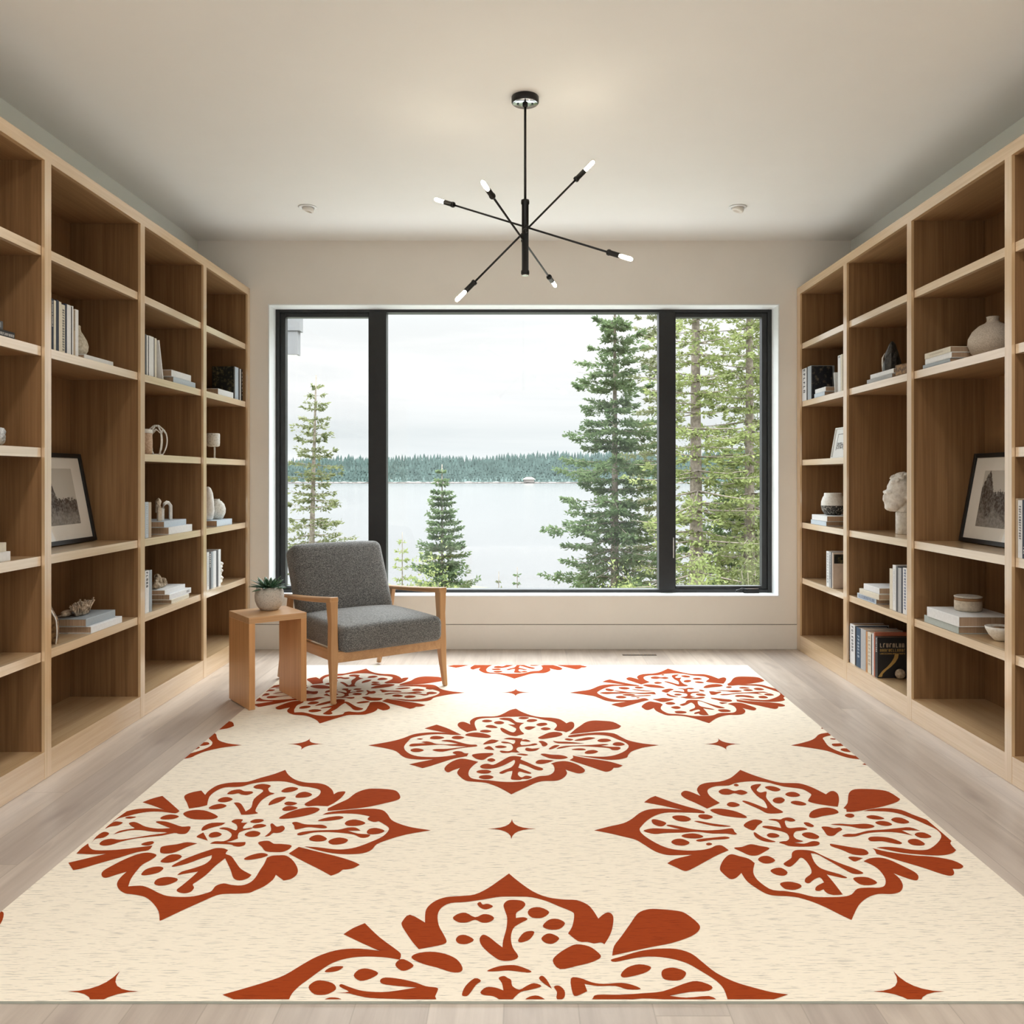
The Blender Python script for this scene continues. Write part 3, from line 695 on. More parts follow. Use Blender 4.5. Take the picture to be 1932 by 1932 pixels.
# ---------------------------------------------------------------- window
win = struct(empty('window_1', (0, YB + 0.15, WZ0)), 'wide black-framed window, fixed middle pane between two casements')
def wpart(name, mb, mat, bev=0.002, label=None):
    o = mb.build(name, mat, win, bev, fixn=False)
    o.matrix_parent_inverse = Matrix.Translation((0, -(YB + 0.15), -WZ0))
    if label: o['label'] = label
    return o
y0, y1 = YB + 0.15, YB + 0.235
fx0, fx1, fz0, fz1 = WX0 + 0.001, WX1 - 0.001, WZ0 + 0.001, WZ1 - 0.001
b = MB()
b.box(fx0, fx0 + 0.034, y0, y1, fz0, fz1); b.box(fx1 - 0.034, fx1, y0, y1, fz0, fz1)
b.box(fx0 + 0.034, fx1 - 0.034, y0, y1, fz1 - 0.027, fz1); b.box(fx0 + 0.034, fx1 - 0.034, y0, y1, fz0, fz0 + 0.028)
wpart('window_frame', b, M['winframe'])
for xa, xb in ((-1.055, -0.935), (0.942, 1.055)):
    b = MB(); b.box(xa, xb, y0 - 0.004, y1, fz0 + 0.026, fz1 - 0.025)
    wpart('mullion', b, M['winframe'])
for (xa, xb) in ((fx0 + 0.034, -1.055), (1.055, fx1 - 0.034)):
    b = MB(); w = 0.036; ys = y0 + 0.014
    za, zb = fz0 + 0.028, fz1 - 0.027
    lx = w if xa < 0 else 0.006; rx = w if xa > 0 else 0.006
    b.box(xa, xa + lx, ys, y1 - 0.01, za, zb); b.box(xb - rx, xb, ys, y1 - 0.01, za, zb)
    b.box(xa + lx, xb - rx, ys, y1 - 0.01, zb - 0.03, zb); b.box(xa + lx, xb - rx, ys, y1 - 0.01, za, za + 0.022)
    wpart('casement_sash', b, M['winframe'])
for xa, xb in ((fx0 + 0.05, -1.056), (-0.934, 0.941), (1.056, fx1 - 0.05)):
    b = MB(); b.box(xa, xb, y0 + 0.045, y0 + 0.050, fz0 + 0.02, fz1 - 0.02)
    wpart('pane', b, M['glass'], 0)
# crank handle and sash lock of the right casement
b = MB()
cx = 1.55; cz = fz0 + 0.018
b.box(cx - 0.03, cx + 0.075, y0 - 0.03, y0 - 0.001, cz - 0.014, cz + 0.018)
b.tube([(cx - 0.005, y0 - 0.032, cz + 0.010), (cx - 0.045, y0 - 0.040, cz + 0.022), (cx - 0.078, y0 - 0.036, cz + 0.008)], [0.006, 0.005, 0.004], 8)
b.ellip((cx - 0.080, y0 - 0.036, cz + 0.004), (0.010, 0.008, 0.008))
wpart('crank_handle', b, M['blackm'], 0.002)
b = MB(); b.box(cx - 0.012, cx + 0.07, y0 - 0.032, y0 - 0.028, cz + 0.018, cz + 0.022)
wpart('crank_cover_edge', b, M['steel'], 0)
b = MB(); b.box(1.036, 1.044, y0 - 0.018, y0 - 0.004, 0.60, 0.74)
wpart('sash_lock', b, M['steel'], 0.001, 'slim steel sash lock lever')

# ================================================================ BOOKCASES
SH = [2.042, 1.658, 1.270, 0.855, 0.487]      # shelf tops
ST = 0.036
PL = 0.106                                     # plinth top
TOPZ, SOFFIT = 2.420, 2.371
def bookcase(side, ups, label):
    s = side
    front = FL if s < 0 else FR
    wall = XL if s < 0 else XR
    inn = -s                                   # direction into the room
    root = tag(empty('bookcase', (wall, 0, 0)), label, 'bookcase', 'built-in oak bookcases')
    inv = Matrix.Translation((-wall, 0, 0))
    def part(name, mb, mats, bev=0.0015):
        o = mb.build(name, mats, root, bev, 1)
        o.matrix_parent_inverse = inv
        return o
    ya, yb_ = ups[0][0], ups[-1][1]
    # back panel, top, plinth
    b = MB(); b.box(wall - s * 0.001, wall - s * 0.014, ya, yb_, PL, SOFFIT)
    part('back_panel', b, M['oakshade_z'], 0)
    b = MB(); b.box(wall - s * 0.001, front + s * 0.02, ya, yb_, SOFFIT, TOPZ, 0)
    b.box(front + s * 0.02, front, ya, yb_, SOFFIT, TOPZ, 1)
    part('top_board', b, [M['oakshade_y'], M['oak_y']], 0)
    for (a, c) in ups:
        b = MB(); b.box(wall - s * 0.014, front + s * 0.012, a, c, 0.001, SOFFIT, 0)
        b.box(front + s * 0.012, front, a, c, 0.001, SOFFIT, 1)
        part('upright', b, [M['oakshade_z'], M['oak_z']], 0)
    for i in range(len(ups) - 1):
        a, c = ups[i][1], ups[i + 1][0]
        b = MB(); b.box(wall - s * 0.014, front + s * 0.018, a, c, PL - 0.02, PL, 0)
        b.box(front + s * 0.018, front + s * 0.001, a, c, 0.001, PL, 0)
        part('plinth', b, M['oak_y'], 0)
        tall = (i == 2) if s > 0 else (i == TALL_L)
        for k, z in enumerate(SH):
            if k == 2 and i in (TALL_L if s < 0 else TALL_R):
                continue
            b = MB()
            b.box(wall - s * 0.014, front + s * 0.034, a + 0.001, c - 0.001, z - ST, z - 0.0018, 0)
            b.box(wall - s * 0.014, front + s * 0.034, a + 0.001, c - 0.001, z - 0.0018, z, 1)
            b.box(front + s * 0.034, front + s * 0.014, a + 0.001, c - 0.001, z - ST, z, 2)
            part('shelf', b, [M['oakshade_y'], M['oak_y'], M['oak_edge']], 0)
    return root
UL = [(1.645, 1.691), (2.475, 2.521), (3.305, 3.351), (4.136, 4.182), (4.952, 4.999), (5.746, 5.796)]
UR = [(1.587, 1.633), (2.420, 2.467), (3.254, 3.301), (4.093, 4.140), (4.908, 4.960), (5.732, 5.796)]
TALL_L, TALL_R = (2,), (2, 3)
bookcase(-1, UL, 'light oak floor-to-ceiling bookcase filling the left wall')
bookcase(1, UR, 'light oak floor-to-ceiling bookcase filling the right wall')

# ================================================================ RUG
RX0, RX1, RY0, RY1, RT = -1.382, 1.378, 1.900, 5.285, 0.006
def smooth_poly(s):
    pts, corner = [], []
    for t in s.split():
        corner.append(t.endswith('!'))
        x, y = t.rstrip('!').split(',')
        pts.append(Vector((int(x) / 1000, int(y) / 1000, 0)))
    n = len(pts); out = []
    for i in range(n):
        p0, p1, p2, p3 = pts[i - 1], pts[i], pts[(i + 1) % n], pts[(i + 2) % n]
        if corner[i]: p0 = p1
        if corner[(i + 1) % n]: p3 = p2
        for k in range(3):
            t = k / 3
            out.append(0.5 * ((2 * p1) + (p2 - p0) * t + (2 * p0 - 5 * p1 + 4 * p2 - p3) * t * t + (3 * p1 - p0 - 3 * p2 + p3) * t ** 3))
    return out
bm = bmesh.new()
def add_poly(pts, dx=0.0, dy=0.0):
    p = [Vector((q.x + dx, q.y + dy, 0)) for q in pts]
    tris = tessellate_polygon([p])
    vs = [bm.verts.new((q.x, q.y, RT + 0.0007)) for q in p]
    for t in tris:
        try:
            f = bm.faces.new([vs[i] for i in t])
            f.material_index = 1
        except ValueError:
            pass
POL = {k: [smooth_poly(l) for l in v.strip().splitlines()] for k, v in RUG_MOTIFS.items()}
ROW = 0.8963
for name, shifts in (('front', [(0, 0), (-1.80, 0)]), ('right', [(0, 0), (0.018, 2 * ROW)]), ('left', [(0, 0), (-0.005, 2 * ROW)]),
                     ('center', [(0, 0), (-1.79, 0), (1.815, 0), (-0.005, 2 * ROW)])):
    for (dx, dy) in shifts:
        for p in POL[name]:
            add_poly(p, dx, dy)
def star(cx, cy, r=0.080, k=0.30):
    pts = []
    for q in range(4):
        a = q * PI / 2
        tip = Vector((math.cos(a), math.sin(a), 0)) * r
        nxt = Vector((math.cos(a + PI / 2), math.sin(a + PI / 2), 0)) * r
        mid = Vector((math.cos(a + PI / 4), math.sin(a + PI / 4), 0)) * r * k * 1.25
        for i in range(6):
            t = i / 6
            c = mid * 2 - (tip + nxt) * 0.5
            pts.append(tip * (1 - t) ** 2 + c * 2 * t * (1 - t) + nxt * t * t)
    add_poly([p + Vector((cx, cy, 0)) for p in pts])
for cx, cy in ((-0.034, 4.617), (-0.933, 3.725), (0.863, 3.725), (-0.034, 2.829), (-0.938, 1.935), (0.866, 1.935)):
    star(cx, cy)
for co, no in (((RX0 + 0.001, 0, 0), (-1, 0, 0)), ((RX1 - 0.001, 0, 0), (1, 0, 0)), ((0, RY0 + 0.006, 0), (0, -1, 0)), ((0, RY1 - 0.001, 0), (0, 1, 0))):
    bmesh.ops.bisect_plane(bm, geom=bm.verts[:] + bm.edges[:] + bm.faces[:], plane_co=co, plane_no=no, clear_outer=True)
for f in bm.faces:
    if f.normal.z < 0:
        f.normal_flip()
def bbox_bm(bm, x0, x1, y0, y1, z0, z1, top, side):
    v = [bm.verts.new(p) for p in ((x0, y0, z0), (x1, y0, z0), (x1, y1, z0), (x0, y1, z0), (x0, y0, z1), (x1, y0, z1), (x1, y1, z1), (x0, y1, z1))]
    for ids, mi in (((0, 3, 2, 1), side), ((4, 5, 6, 7), top), ((0, 1, 5, 4), side), ((1, 2, 6, 5), side), ((2, 3, 7, 6), side), ((3, 0, 4, 7), side)):
        bm.faces.new([v[i] for i in ids]).material_index = mi
bbox_bm(bm, RX0, RX1, RY0, RY1, 0.0005, RT, 0, 2)
me = bpy.data.meshes.new('rug'); bm.to_mesh(me); bm.free()
for k in ('rug', 'rust', 'rugedge'):
    me.materials.append(M[k])
rug = bpy.data.objects.new('rug', me); col.objects.link(rug)
tag(rug, 'large cream rug with rust-red floral medallions on the oak floor', 'rug')

# ================================================================ SIDE TABLE
TR = math.atan2(0.605, 0.797)
ZB = RT + 0.0008
tb = tag(empty('side_table', (-1.315, 4.465, ZB), TR), 'small square oak side table with two slab legs, left of the armchair', 'side table')
hw, hd, H_, th = 0.150, 0.147, 0.456, 0.031
b = MB(); b.box(-hw, hw, -hd, hd, H_ - th, H_)
b.build('table_top', M['tablewood_x'], tb, 0.0015)
for s in (-1, 1):
    b = MB(); b.box(s * hw, s * (hw - th), -hd, hd, 0.0, H_ - th)
    b.build('slab_leg', M['tablewood_z'], tb, 0.0015)

# potted succulent standing on it
pot = tag(empty('potted_succulent', (-1.322, 4.52, ZB + H_)), 'dark green rosette succulent in a round speckled stone pot on the side table', 'potted plant')
b = MB()
prof = [(0.036, 0.0), (0.048, 0.004), (0.062, 0.022), (0.073, 0.050), (0.075, 0.075), (0.071, 0.100), (0.063, 0.120), (0.058, 0.1215), (0.055, 0.117), (0.058, 0.10), (0.055, 0.095)]
b.lathe(prof, 48); b.build('pot', M['stoneware'], pot)
b = MB(); b.lathe([(0.058, 0.100), (0.056, 0.108), (0.03, 0.113), (0.001, 0.114)], 32); b.build('soil', M['soil'], pot)
rs = random.Random(3)
b = MB()
def leaf(mb, base, ang, tilt, L, W):
    d = Vector((math.cos(ang) * math.cos(tilt), math.sin(ang) * math.cos(tilt), math.sin(tilt)))
    side = Vector((-math.sin(ang), math.cos(ang), 0))
    upv = side.cross(d) * -1
    n = 7; vs = []
    for k in range(n):
        t = k / (n - 1)
        w = W * (0.55 + 1.0 * t) * (1 - t ** 2.6) ** 0.8 if t < 1 else 0.0
        th_ = 0.006 * (1 - t) + 0.001
        c = base + d * L * t + Vector((0, 0, -0.014 * t * t * (1.2 - tilt)))
        vs += [c + side * w * 0.5, c + upv * th_, c - side * w * 0.5, c - upv * th_ * 0.8]
    fs = []
    for k in range(n - 1):
        for i in range(4):
            j = (i + 1) % 4
            fs.append((k * 4 + i, k * 4 + j, k * 4 + 4 + j, k * 4 + 4 + i))
    mb.add(vs, fs, 0, True)
for ring, (cnt, tl, L, W) in enumerate(((12, 0.20, 0.096, 0.032), (11, 0.50, 0.090, 0.031), (9, 0.85, 0.078, 0.026), (6, 1.2, 0.058, 0.020))):
    for i in range(cnt):
        a = 2 * PI * (i + 0.5 * (ring % 2)) / cnt + rs.uniform(-0.15, 0.15)
        leaf(b, Vector((math.cos(a) * 0.012, math.sin(a) * 0.012, 0.112)), a, tl + rs.uniform(-0.12, 0.12), L * rs.uniform(0.85, 1.1), W)
b.build('leaves', M['leafs'], pot)

# ================================================================ ARMCHAIR
ch = tag(empty('armchair', (-0.909, 4.857, ZB), TR), 'grey tweed armchair with open oak arms, standing before the window', 'armchair')
def taper_bar(mb, pts, secs, M4=None):
    """rectangular-section bar through points; secs=(half x, half y) per point (horizontal section)"""
    vs = []
    for p, (a, c) in zip(pts, secs):
        for sx, sy in ((-1, -1), (1, -1), (1, 1), (-1, 1)):
            vs.append(Vector(p) + Vector((sx * a, sy * c, 0)))
    fs = []
    for k in range(len(pts) - 1):
        for i in range(4):
            j = (i + 1) % 4
            fs.append((k * 4 + i, k * 4 + j, k * 4 + 4 + j, k * 4 + 4 + i))
    fs += [(3, 2, 1, 0), tuple(len(pts) * 4 - 4 + i for i in range(4))]
    mb.add(vs, fs, 0)
for s in (-1, 1):
    b = MB()
    taper_bar(b, [(s * 0.332, -0.363, 0), (s * 0.326, -0.348, 0.12), (s * 0.322, -0.338, 0.24), (s * 0.322, -0.334, 0.40), (s * 0.324, -0.328, 0.524)],
              [(0.012, 0.013), (0.016, 0.018), (0.021, 0.024), (0.018, 0.023), (0.0215, 0.031)])
    b.build('leg', M['chairwood'], ch, 0.006, 3)
    b = MB()
    taper_bar(b, [(s * 0.318, 0.385, 0), (s * 0.318, 0.33, 0.15), (s * 0.318, 0.285, 0.26), (s * 0.320, 0.235, 0.40), (s * 0.322, 0.212, 0.487)],
              [(0.011, 0.013), (0.015, 0.018), (0.018, 0.022), (0.015, 0.018), (0.013, 0.017)])
    b.build('leg', M['chairwood'], ch, 0.005, 3)
    # armrest: broad at the front, thinning and curving towards the back
    b = MB(); vs = []; K = 12
    for k in range(K):
        t = k / (K - 1)
        y = -0.358 + 0.645 * t
        z = 0.540 - 0.050 * t - 0.004 * math.sin(PI * t)
        wx = 0.024 - 0.004 * t + 0.003 * math.sin(PI * t)
        hz = 0.0145 * (1 - t) + 0.0095 * t
        xo = s * (0.324 + 0.010 * math.sin(PI * t) - 0.004 * t)
        for sx, sz in ((-1, -1), (1, -1), (1, 1), (-1, 1)):
            vs.append((xo + sx * wx, y, z - hz * 0.9 + sz * hz))
    fs = [(3, 2, 1, 0), tuple(K * 4 - 4 + i for i in range(4))]
    for k in range(K - 1):
        for i in range(4):
            j = (i + 1) % 4
            fs.append((k * 4 + i, k * 4 + j, k * 4 + 4 + j, k * 4 + 4 + i))
    b.add(vs, fs, 0)
    b.build('armrest', M['chairwood_y'], ch, 0.007, 3)
b = MB()
b.box(-0.305, 0.305, -0.362, -0.338, 0.206, 0.262); b.box(-0.305, 0.305, 0.275, 0.298, 0.206, 0.262)
b.box(-0.318, -0.296, -0.34, 0.28, 0.206, 0.262); b.box(0.296, 0.318, -0.34, 0.28, 0.206, 0.262)
b.build('seat_rail', M['chairwood_y'], ch, 0.003, 2)
b = MB(); v, f = rbox((0, -0.075, 0.322), (0.592, 0.66, 0.132), 0.036, 16, crown=0.022)
b.add(v, f, 0, True); b.build('seat_cushion', M['fabric'], ch)
b = MB(); R = Matrix.Rotation(math.radians(-24), 4, 'X')
v, f = rbox((0, 0.262, 0.545), (0.575, 0.135, 0.440), 0.045, 16, crown=0.010, crown_y=0.022, M4=R)
b.add(v, f, 0, True); b.build('backrest', M['fabric'], ch)

# ================================================================ CHANDELIER
CX, CY = 0.013, 3.60
cd = tag(empty('chandelier', (CX, CY, ZC)), 'black six-armed sputnik chandelier with glowing tube bulbs hanging from the ceiling', 'chandelier')
b = MB(); b.lathe([(0.055, 0.0), (0.057, -0.003), (0.057, -0.024), (0.054, -0.028)], 48)
b.build('canopy', M['blackm'], cd)
b = MB(); b.lathe([(0.0535, -0.0281), (0.052, -0.0295), (0.012, -0.030)], 48); b.build('canopy_plate', M['chrome'], cd)
b = MB(); b.lathe([(0.012, -0.030), (0.010, -0.042), (0.0065, -0.044)], 24)
for s in (-1, 1):
    b.box(s * 0.030 - 0.004, s * 0.030 + 0.004, -0.006, 0.006, -0.0335, -0.0298)
b.build('canopy_fitting', M['blackm'], cd)
b = MB(); b.tube([(0, 0, -0.04), (0, 0, -0.435)], 0.0052, 12); b.build('rod', M['blackm'], cd)
b = MB(); b.lathe([(0.008, -0.428), (0.0165, -0.430), (0.0175, -0.436), (0.0175, -0.446), (0.0145, -0.450), (0.0145, -0.722), (0.0175, -0.726), (0.0175, -0.738), (0.015, -0.742)], 28)
b.build('stem', M['blackm'], cd)
b = MB(); b.lathe([(0.0145, -0.7420), (0.0145, -0.7455)], 28); b.build('stem_cap', M['steel'], cd)
hub = Vector((0, 0, 2.184 - ZC))
ARMS = [((-0.409, 0.251, 0.198), (0.0, -0.018, 0.012)), ((0.287, 0.031, 0.299), (0.0, -0.020, -0.008)), ((-0.152, -0.460, 0.090), (0.004, 0.0, -0.040))]
for d, off in ARMS:
    d = Vector(d); o = hub + Vector(off)
    L = d.length; u = d.normalized()
    side = u.cross(Vector((0, 0, 1))).normalized() * 0.019
    o = o + side * 0.6
    a = MB(); a.tube([o - u * (L - 0.11), o + u * (L - 0.11)], 0.0042, 10)
    a.ellip(o, (0.011, 0.011, 0.011))
    arm = a.build('arm', M['blackm'], cd)
    for sgn in (-1, 1):
        Q = u.to_track_quat('Z', 'Y').to_matrix().to_4x4() if sgn > 0 else (-u).to_track_quat('Z', 'Y').to_matrix().to_4x4()
        e = o + u * sgn * L
        bs = MB()
        def P(prof, mb=bs, cap=True):
            mb.lathe(prof, 20, c=e, M4=Q)
        P([(0.006, -0.118), (0.0115, -0.116), (0.0125, -0.112), (0.0125, -0.106), (0.0105, -0.104), (0.0105, -0.062), (0.009, -0.060)])
        so = bs.build('socket', M['blackm'], cd)
        gb = MB(); gb.lathe([(0.0085, -0.0605), (0.0105, -0.052), (0.0112, -0.02), (0.0105, -0.006), (0.006, 0.001), (0.001, 0.003)], 20, c=e, M4=Q, cap0=False)
        go = gb.build('bulb', M['bulbglass'], cd)
        fb = MB(); fb.lathe([(0.004, -0.060), (0.0078, -0.054), (0.0082, -0.012), (0.006, -0.004), (0.001, -0.002)], 12, c=e, M4=Q)
        fo = fb.build('filament', M['filament'], go)
        fo.matrix_parent_inverse = Matrix.Identity(4)

# ================================================================ CEILING SPOTS, FLOOR VENT
for i, (lx, ly) in enumerate(((-1.258, 5.07), (1.264, 5.07))):
    r = tag(empty('ceiling_spotlight', (lx, ly, ZC), 0.0),
            'small white recessed ceiling spotlight %s of the chandelier' % ('left' if i == 0 else 'right'), 'ceiling light', 'recessed ceiling spotlights')
    b = MB(); b.lathe([(0.036, -0.0005), (0.052, -0.0005), (0.054, -0.003), (0.050, -0.006), (0.036, -0.007), (0.034, -0.003)], 40, cap0=False, cap1=False)
    b.build('trim_ring', M['trim'], r)
    b = MB(); T = Matrix.Translation((0.004, 0, -0.010)) @ Matrix.Rotation(math.radians(18), 4, 'Y')
    b.lathe([(0.033, 0.008), (0.034, -0.012), (0.030, -0.016), (0.024, -0.017), (0.020, -0.010), (0.001, -0.006)], 32, M4=T, cap0=True)
    b.build('lamp_head', M['base'], r)
v = tag(empty('floor_vent', (0.762, 5.61, 0.0)), 'narrow dark floor vent slot below the window', 'vent')
b = MB(); b.box(-0.11, 0.11, -0.016, 0.016, 0.0004, 0.0022); b.build('recess', M['gap'], v)
for k in range(9):
    b = MB(); xx = -0.10 + k * 0.025; b.box(xx - 0.002, xx + 0.002, -0.015, 0.015, 0.0022, 0.0032)
    b.build('slat', M['bark'], v)
# ================================================================ BOOKS
rb = random.Random(11)
def glyphs(mb, x, u0, u1, v0, v1, horizontal=True, rnd=rb, plane='spine', density=1.0):
    """a run of small letter-like strokes; u along the reading direction, v across it"""
    hgt = v1 - v0
    step = hgt * 0.72
    u = u0
    while u + step * 0.8 < u1:
        w = step * 0.62
        sw = hgt * 0.17
        kind = rnd.randrange(6)
        strokes = [(u, u + sw, v0, v1)]
        if kind in (0, 1, 4): strokes.append((u + w - sw, u + w, v0, v1))
        if kind in (0, 2, 4, 5): strokes.append((u, u + w, v1 - sw, v1))
        if kind in (1, 2, 3): strokes.append((u, u + w, v0, v0 + sw))
        if kind in (2, 4, 5): strokes.append((u, u + w * 0.9, (v0 + v1) / 2 - sw / 2, (v0 + v1) / 2 + sw / 2))
        if rnd.random() < density:
            for (a, c, d, e) in strokes:
                if plane == 'spine':      # spine faces +x ; letters run down the spine
                    mb.add([(x, d, -a), (x, e, -a), (x, e, -c), (x, d, -c)], [(0, 1, 2, 3)])
                else:                     # cover faces -y ; (u -> -x direction, v -> z)
                    mb.add([(-c, x, d), (-a, x, d), (-a, x, e), (-c, x, e)], [(0, 1, 2, 3)])
        u += step
def book(T, H, W, color, text=None, name='book'):
    root = empty(name)
    ct = min(0.0028, T * 0.2)
    b = MB(); g = 0.003
    b.box(-W, 0, -T / 2, -T / 2 + ct, 0, H); b.box(-W, 0, T / 2 - ct, T / 2, 0, H)
    b.box(-ct, 0.0, -T / 2 + ct, T / 2 - ct, 0, H)
    b.build('cover', M['bk_' + color], root, 0.0008, 1, fixn=False)
    b = MB(); b.box(-W + g, -ct, -T / 2 + ct, T / 2 - ct, g, H - g)
    b.build('page_block', M['pages'], root, 0, fixn=False)
    if text:
        tc, z1, z0, frac = text
        b = MB(); hw_ = T * frac / 2
        b2 = MB()
        u0, u1 = -H * z1, -H * z0
        glyphs(b2, 0.0004, u0, u1, -hw_, hw_)
        b2.build('spine_lettering', M['bk_' + tc], root, fixn=False)
    return root

def stand_row(side, X, z, specs, group):
    """specs: (px_a, px_b, height, depth, colour, label, text) ; the two columns bound one spine"""
    out = []
    for (a, c, h, w, color, label, text) in specs:
        ya, yc = y_on(a, X), y_on(c, X)
        T = abs(yc - ya) - 0.0006
        o = book(T, h, w, color, text)
        o.location = (X, (ya + yc) / 2, z + 0.0004)
        o.rotation_euler = (0, 0, 0 if side < 0 else PI)
        tag(o, label, 'book', group)
        out.append(o)
    return out

def flat(side, X, z, y0, y1, T, W, color, label, group, text=None, yaw=0.0):
    o = book(T - 0.0006, y1 - y0, W, color, text)
    if side < 0:
        o.rotation_euler = (PI / 2, 0, yaw); o.location = (X, y1, z + T / 2 + 0.0002)
    else:
        o.rotation_euler = (PI / 2, 0, PI + yaw); o.location = (X, y0, z + T / 2 + 0.0002)
    tag(o, label, 'book', group)
    return z + T

def solo(name, mb, mat, loc, label, cat, rz=0.0, group=None, bev=0.0):
    o = mb.build(name, mat, None, bev)
    o.location = loc; o.rotation_euler = (0, 0, rz)
    return tag(o, label, cat, group)

def remesh(o, voxel, disp=0.0, size=0.02, seed=0):
    md = o.modifiers.new('remesh', 'REMESH'); md.mode = 'VOXEL'; md.voxel_size = voxel; md.use_smooth_shade = True
    if disp:
        tx = bpy.data.textures.new(o.name + '_relief', 'CLOUDS'); tx.noise_scale = size; tx.noise_depth = 2
        d = o.modifiers.new('relief', 'DISPLACE'); d.texture = tx; d.strength = disp; d.mid_level = 0.5
        d.texture_coords = 'LOCAL'
    return o

S1, S2, S3, S4, S5 = SH
# ---------- left bookcase, second bay from the window side that is fully visible (tall bay)
g = 'books standing beside the pear-shaped vase, left wall'
XS = -1.86
stand_row(-1, XS, S2, [
    (96.0, 101.6, .207, .17, 'navy', 'navy book with pale marks, nearest the camera in the tall row left', ('letterwhite', .95, .45, .4)),
    (101.6, 105.9, .203, .16, 'cream', 'cream book between two navy ones, tall row on left wall', None),
    (105.9, 111.4, .208, .17, 'navy', 'thick plain navy book in the tall row on the left wall', None),
    (111.4, 116.0, .205, .16, 'cream', 'plain cream book right of the thick navy book, left wall', None),
    (116.0, 122.8, .198, .16, 'cream', 'cream book with bold dark lettering down its spine, left wall', ('ink', .90, .04, .55)),
    (122.8, 126.5, .206, .17, 'navy', 'thin navy book right of the bold-lettered cream one, left wall', None),
    (126.5, 134.2, .206, .17, 'white', 'widest white book of the tall row, left wall', None),
    (134.2, 136.2, .203, .16, 'black', 'very thin black book in the tall row, left wall', None),
    (136.2, 138.7, .207, .16, 'white', 'thin white book right of the very thin black one, left wall', None),
    (138.7, 142.4, .196, .15, 'tan', 'tan book with small dark lettering at its top, left wall', ('ink', .97, .55, .4)),
    (142.4, 148.2, .199, .16, 'white', 'white book touching the pear-shaped vase, left wall', None)], g)
z = flat(-1, -1.857, S2, 3.665, 3.925, 0.022, 0.17, 'white', 'thin white book lying flat under the pear-shaped vase', 'book lying flat')
b = MB(); b.lathe([(0.018, 0), (0.030, 0.004), (0.041, 0.025), (0.043, 0.045), (0.037, 0.068), (0.024, 0.092), (0.014, 0.108), (0.0115, 0.120), (0.0125, 0.130), (0.009, 0.135), (0.006, 0.132)], 32)
solo('vase', b, M['sandstone'], (-1.925, 3.742, z), 'small pear-shaped sandy stone vase beside the tall row of books', 'vase')
# leaning framed photographs
def picture(side, X, z, y0, y1, Hh, lean, label, pr, print_mat, bar=0.020, frame_mat='blackm', glass=True):
    yc = (y0 + y1) / 2; w = (y1 - y0) / 2
    rt = tag(empty('picture_frame', (X, yc, z + 0.0040), rot=(0, -lean if side < 0 else -lean, 0 if side < 0 else PI)), label, 'picture frame')
    b = MB(); d = 0.018
    b.box(-d, 0, -w, -w + bar, 0, Hh); b.box(-d, 0, w - bar, w, 0, Hh)
    b.box(-d, 0, -w + bar, w - bar, 0, bar); b.box(-d, 0, -w + bar, w - bar, Hh - bar, Hh)
    b.build('frame', M[frame_mat], rt, 0.0012, 1, fixn=False)
    b = MB(); b.box(-0.012, -0.009, -w + bar, w - bar, bar, Hh - bar)
    b.build('mount', M['mat_board'] if frame_mat != 'trim' else M['trim'], rt, fixn=False)
    y_a, y_b, z_a, z_b = pr
    b = MB(); b.box(-0.009, -0.0085, y_a, y_b, z_a, z_b)
    b.build('print', print_mat, rt, fixn=False)
    b = MB(); b.tube([(-0.020, 0, Hh * 0.62), (-0.068, 0, 0.013)], 0.004, 6); b.build('easel_strut', M['blackm'], rt)
    if glass:
        b = MB(); b.box(-0.0055, -0.004, -w + bar, w - bar, bar, Hh - bar)
        b.build('glass', M['picglass'], rt, fixn=False)
    return rt
def landscape_print(name, treeline, tree, seed, zlo, zhi):
    """black and white landscape photograph, in the print's own y/z plane"""
    m, nt, b = new_mat(name)
    tc = N(nt, 'ShaderNodeTexCoord'); sep = N(nt, 'ShaderNodeSeparateXYZ'); lk(nt, tc.outputs['Object'], sep.inputs[0])
    Y, Z = sep.outputs[1], sep.outputs[2]
    mp = N(nt, 'ShaderNodeMapping'); mp.inputs['Location'].default_value = (seed, seed, 0); lk(nt, tc.outputs['Object'], mp.inputs[0])
    n1 = noise(nt, mp.outputs[0], 75, 5, 0.75)
    n2 = noise(nt, mp.outputs[0], 14, 3, 0.6)
    zn = mth(nt, 'DIVIDE', mth(nt, 'SUBTRACT', Z, zlo), zhi - zlo)
    edge = mth(nt, 'ADD', zn, mth(nt, 'MULTIPLY', mth(nt, 'SUBTRACT', n1, 0.5), 0.35))
    ty, tw, slope = tree
    dist = mth(nt, 'ABSOLUTE', mth(nt, 'SUBTRACT', Y, ty))
    spire = mth(nt, 'SUBTRACT', 1.02, mth(nt, 'MULTIPLY', dist, slope))
    line = mth(nt, 'MAXIMUM', spire, treeline)
    sky = mth(nt, 'GREATER_THAN', edge, line)
    g1 = ramp(nt, n1, [(0.42, (0.003, 0.003, 0.003)), (0.62, (0.22, 0.21, 0.20))])
    path = ramp(nt, mth(nt, 'ADD', mth(nt, 'MULTIPLY', n2, 0.8), mth(nt, 'MULTIPLY', zn, -0.9)), [(0.10, (0, 0, 0)), (0.30, (0.7, 0.7, 0.7))])
    land = mix(nt, path, g1, mix(nt, n1, (0.05, 0.05, 0.05), (0.60, 0.58, 0.54)))
    c = mix(nt, sky, land, (0.62, 0.59, 0.53))
    lk(nt, c, b.inputs['Base Color']); b.inputs['Roughness'].default_value = 0.6
    return m
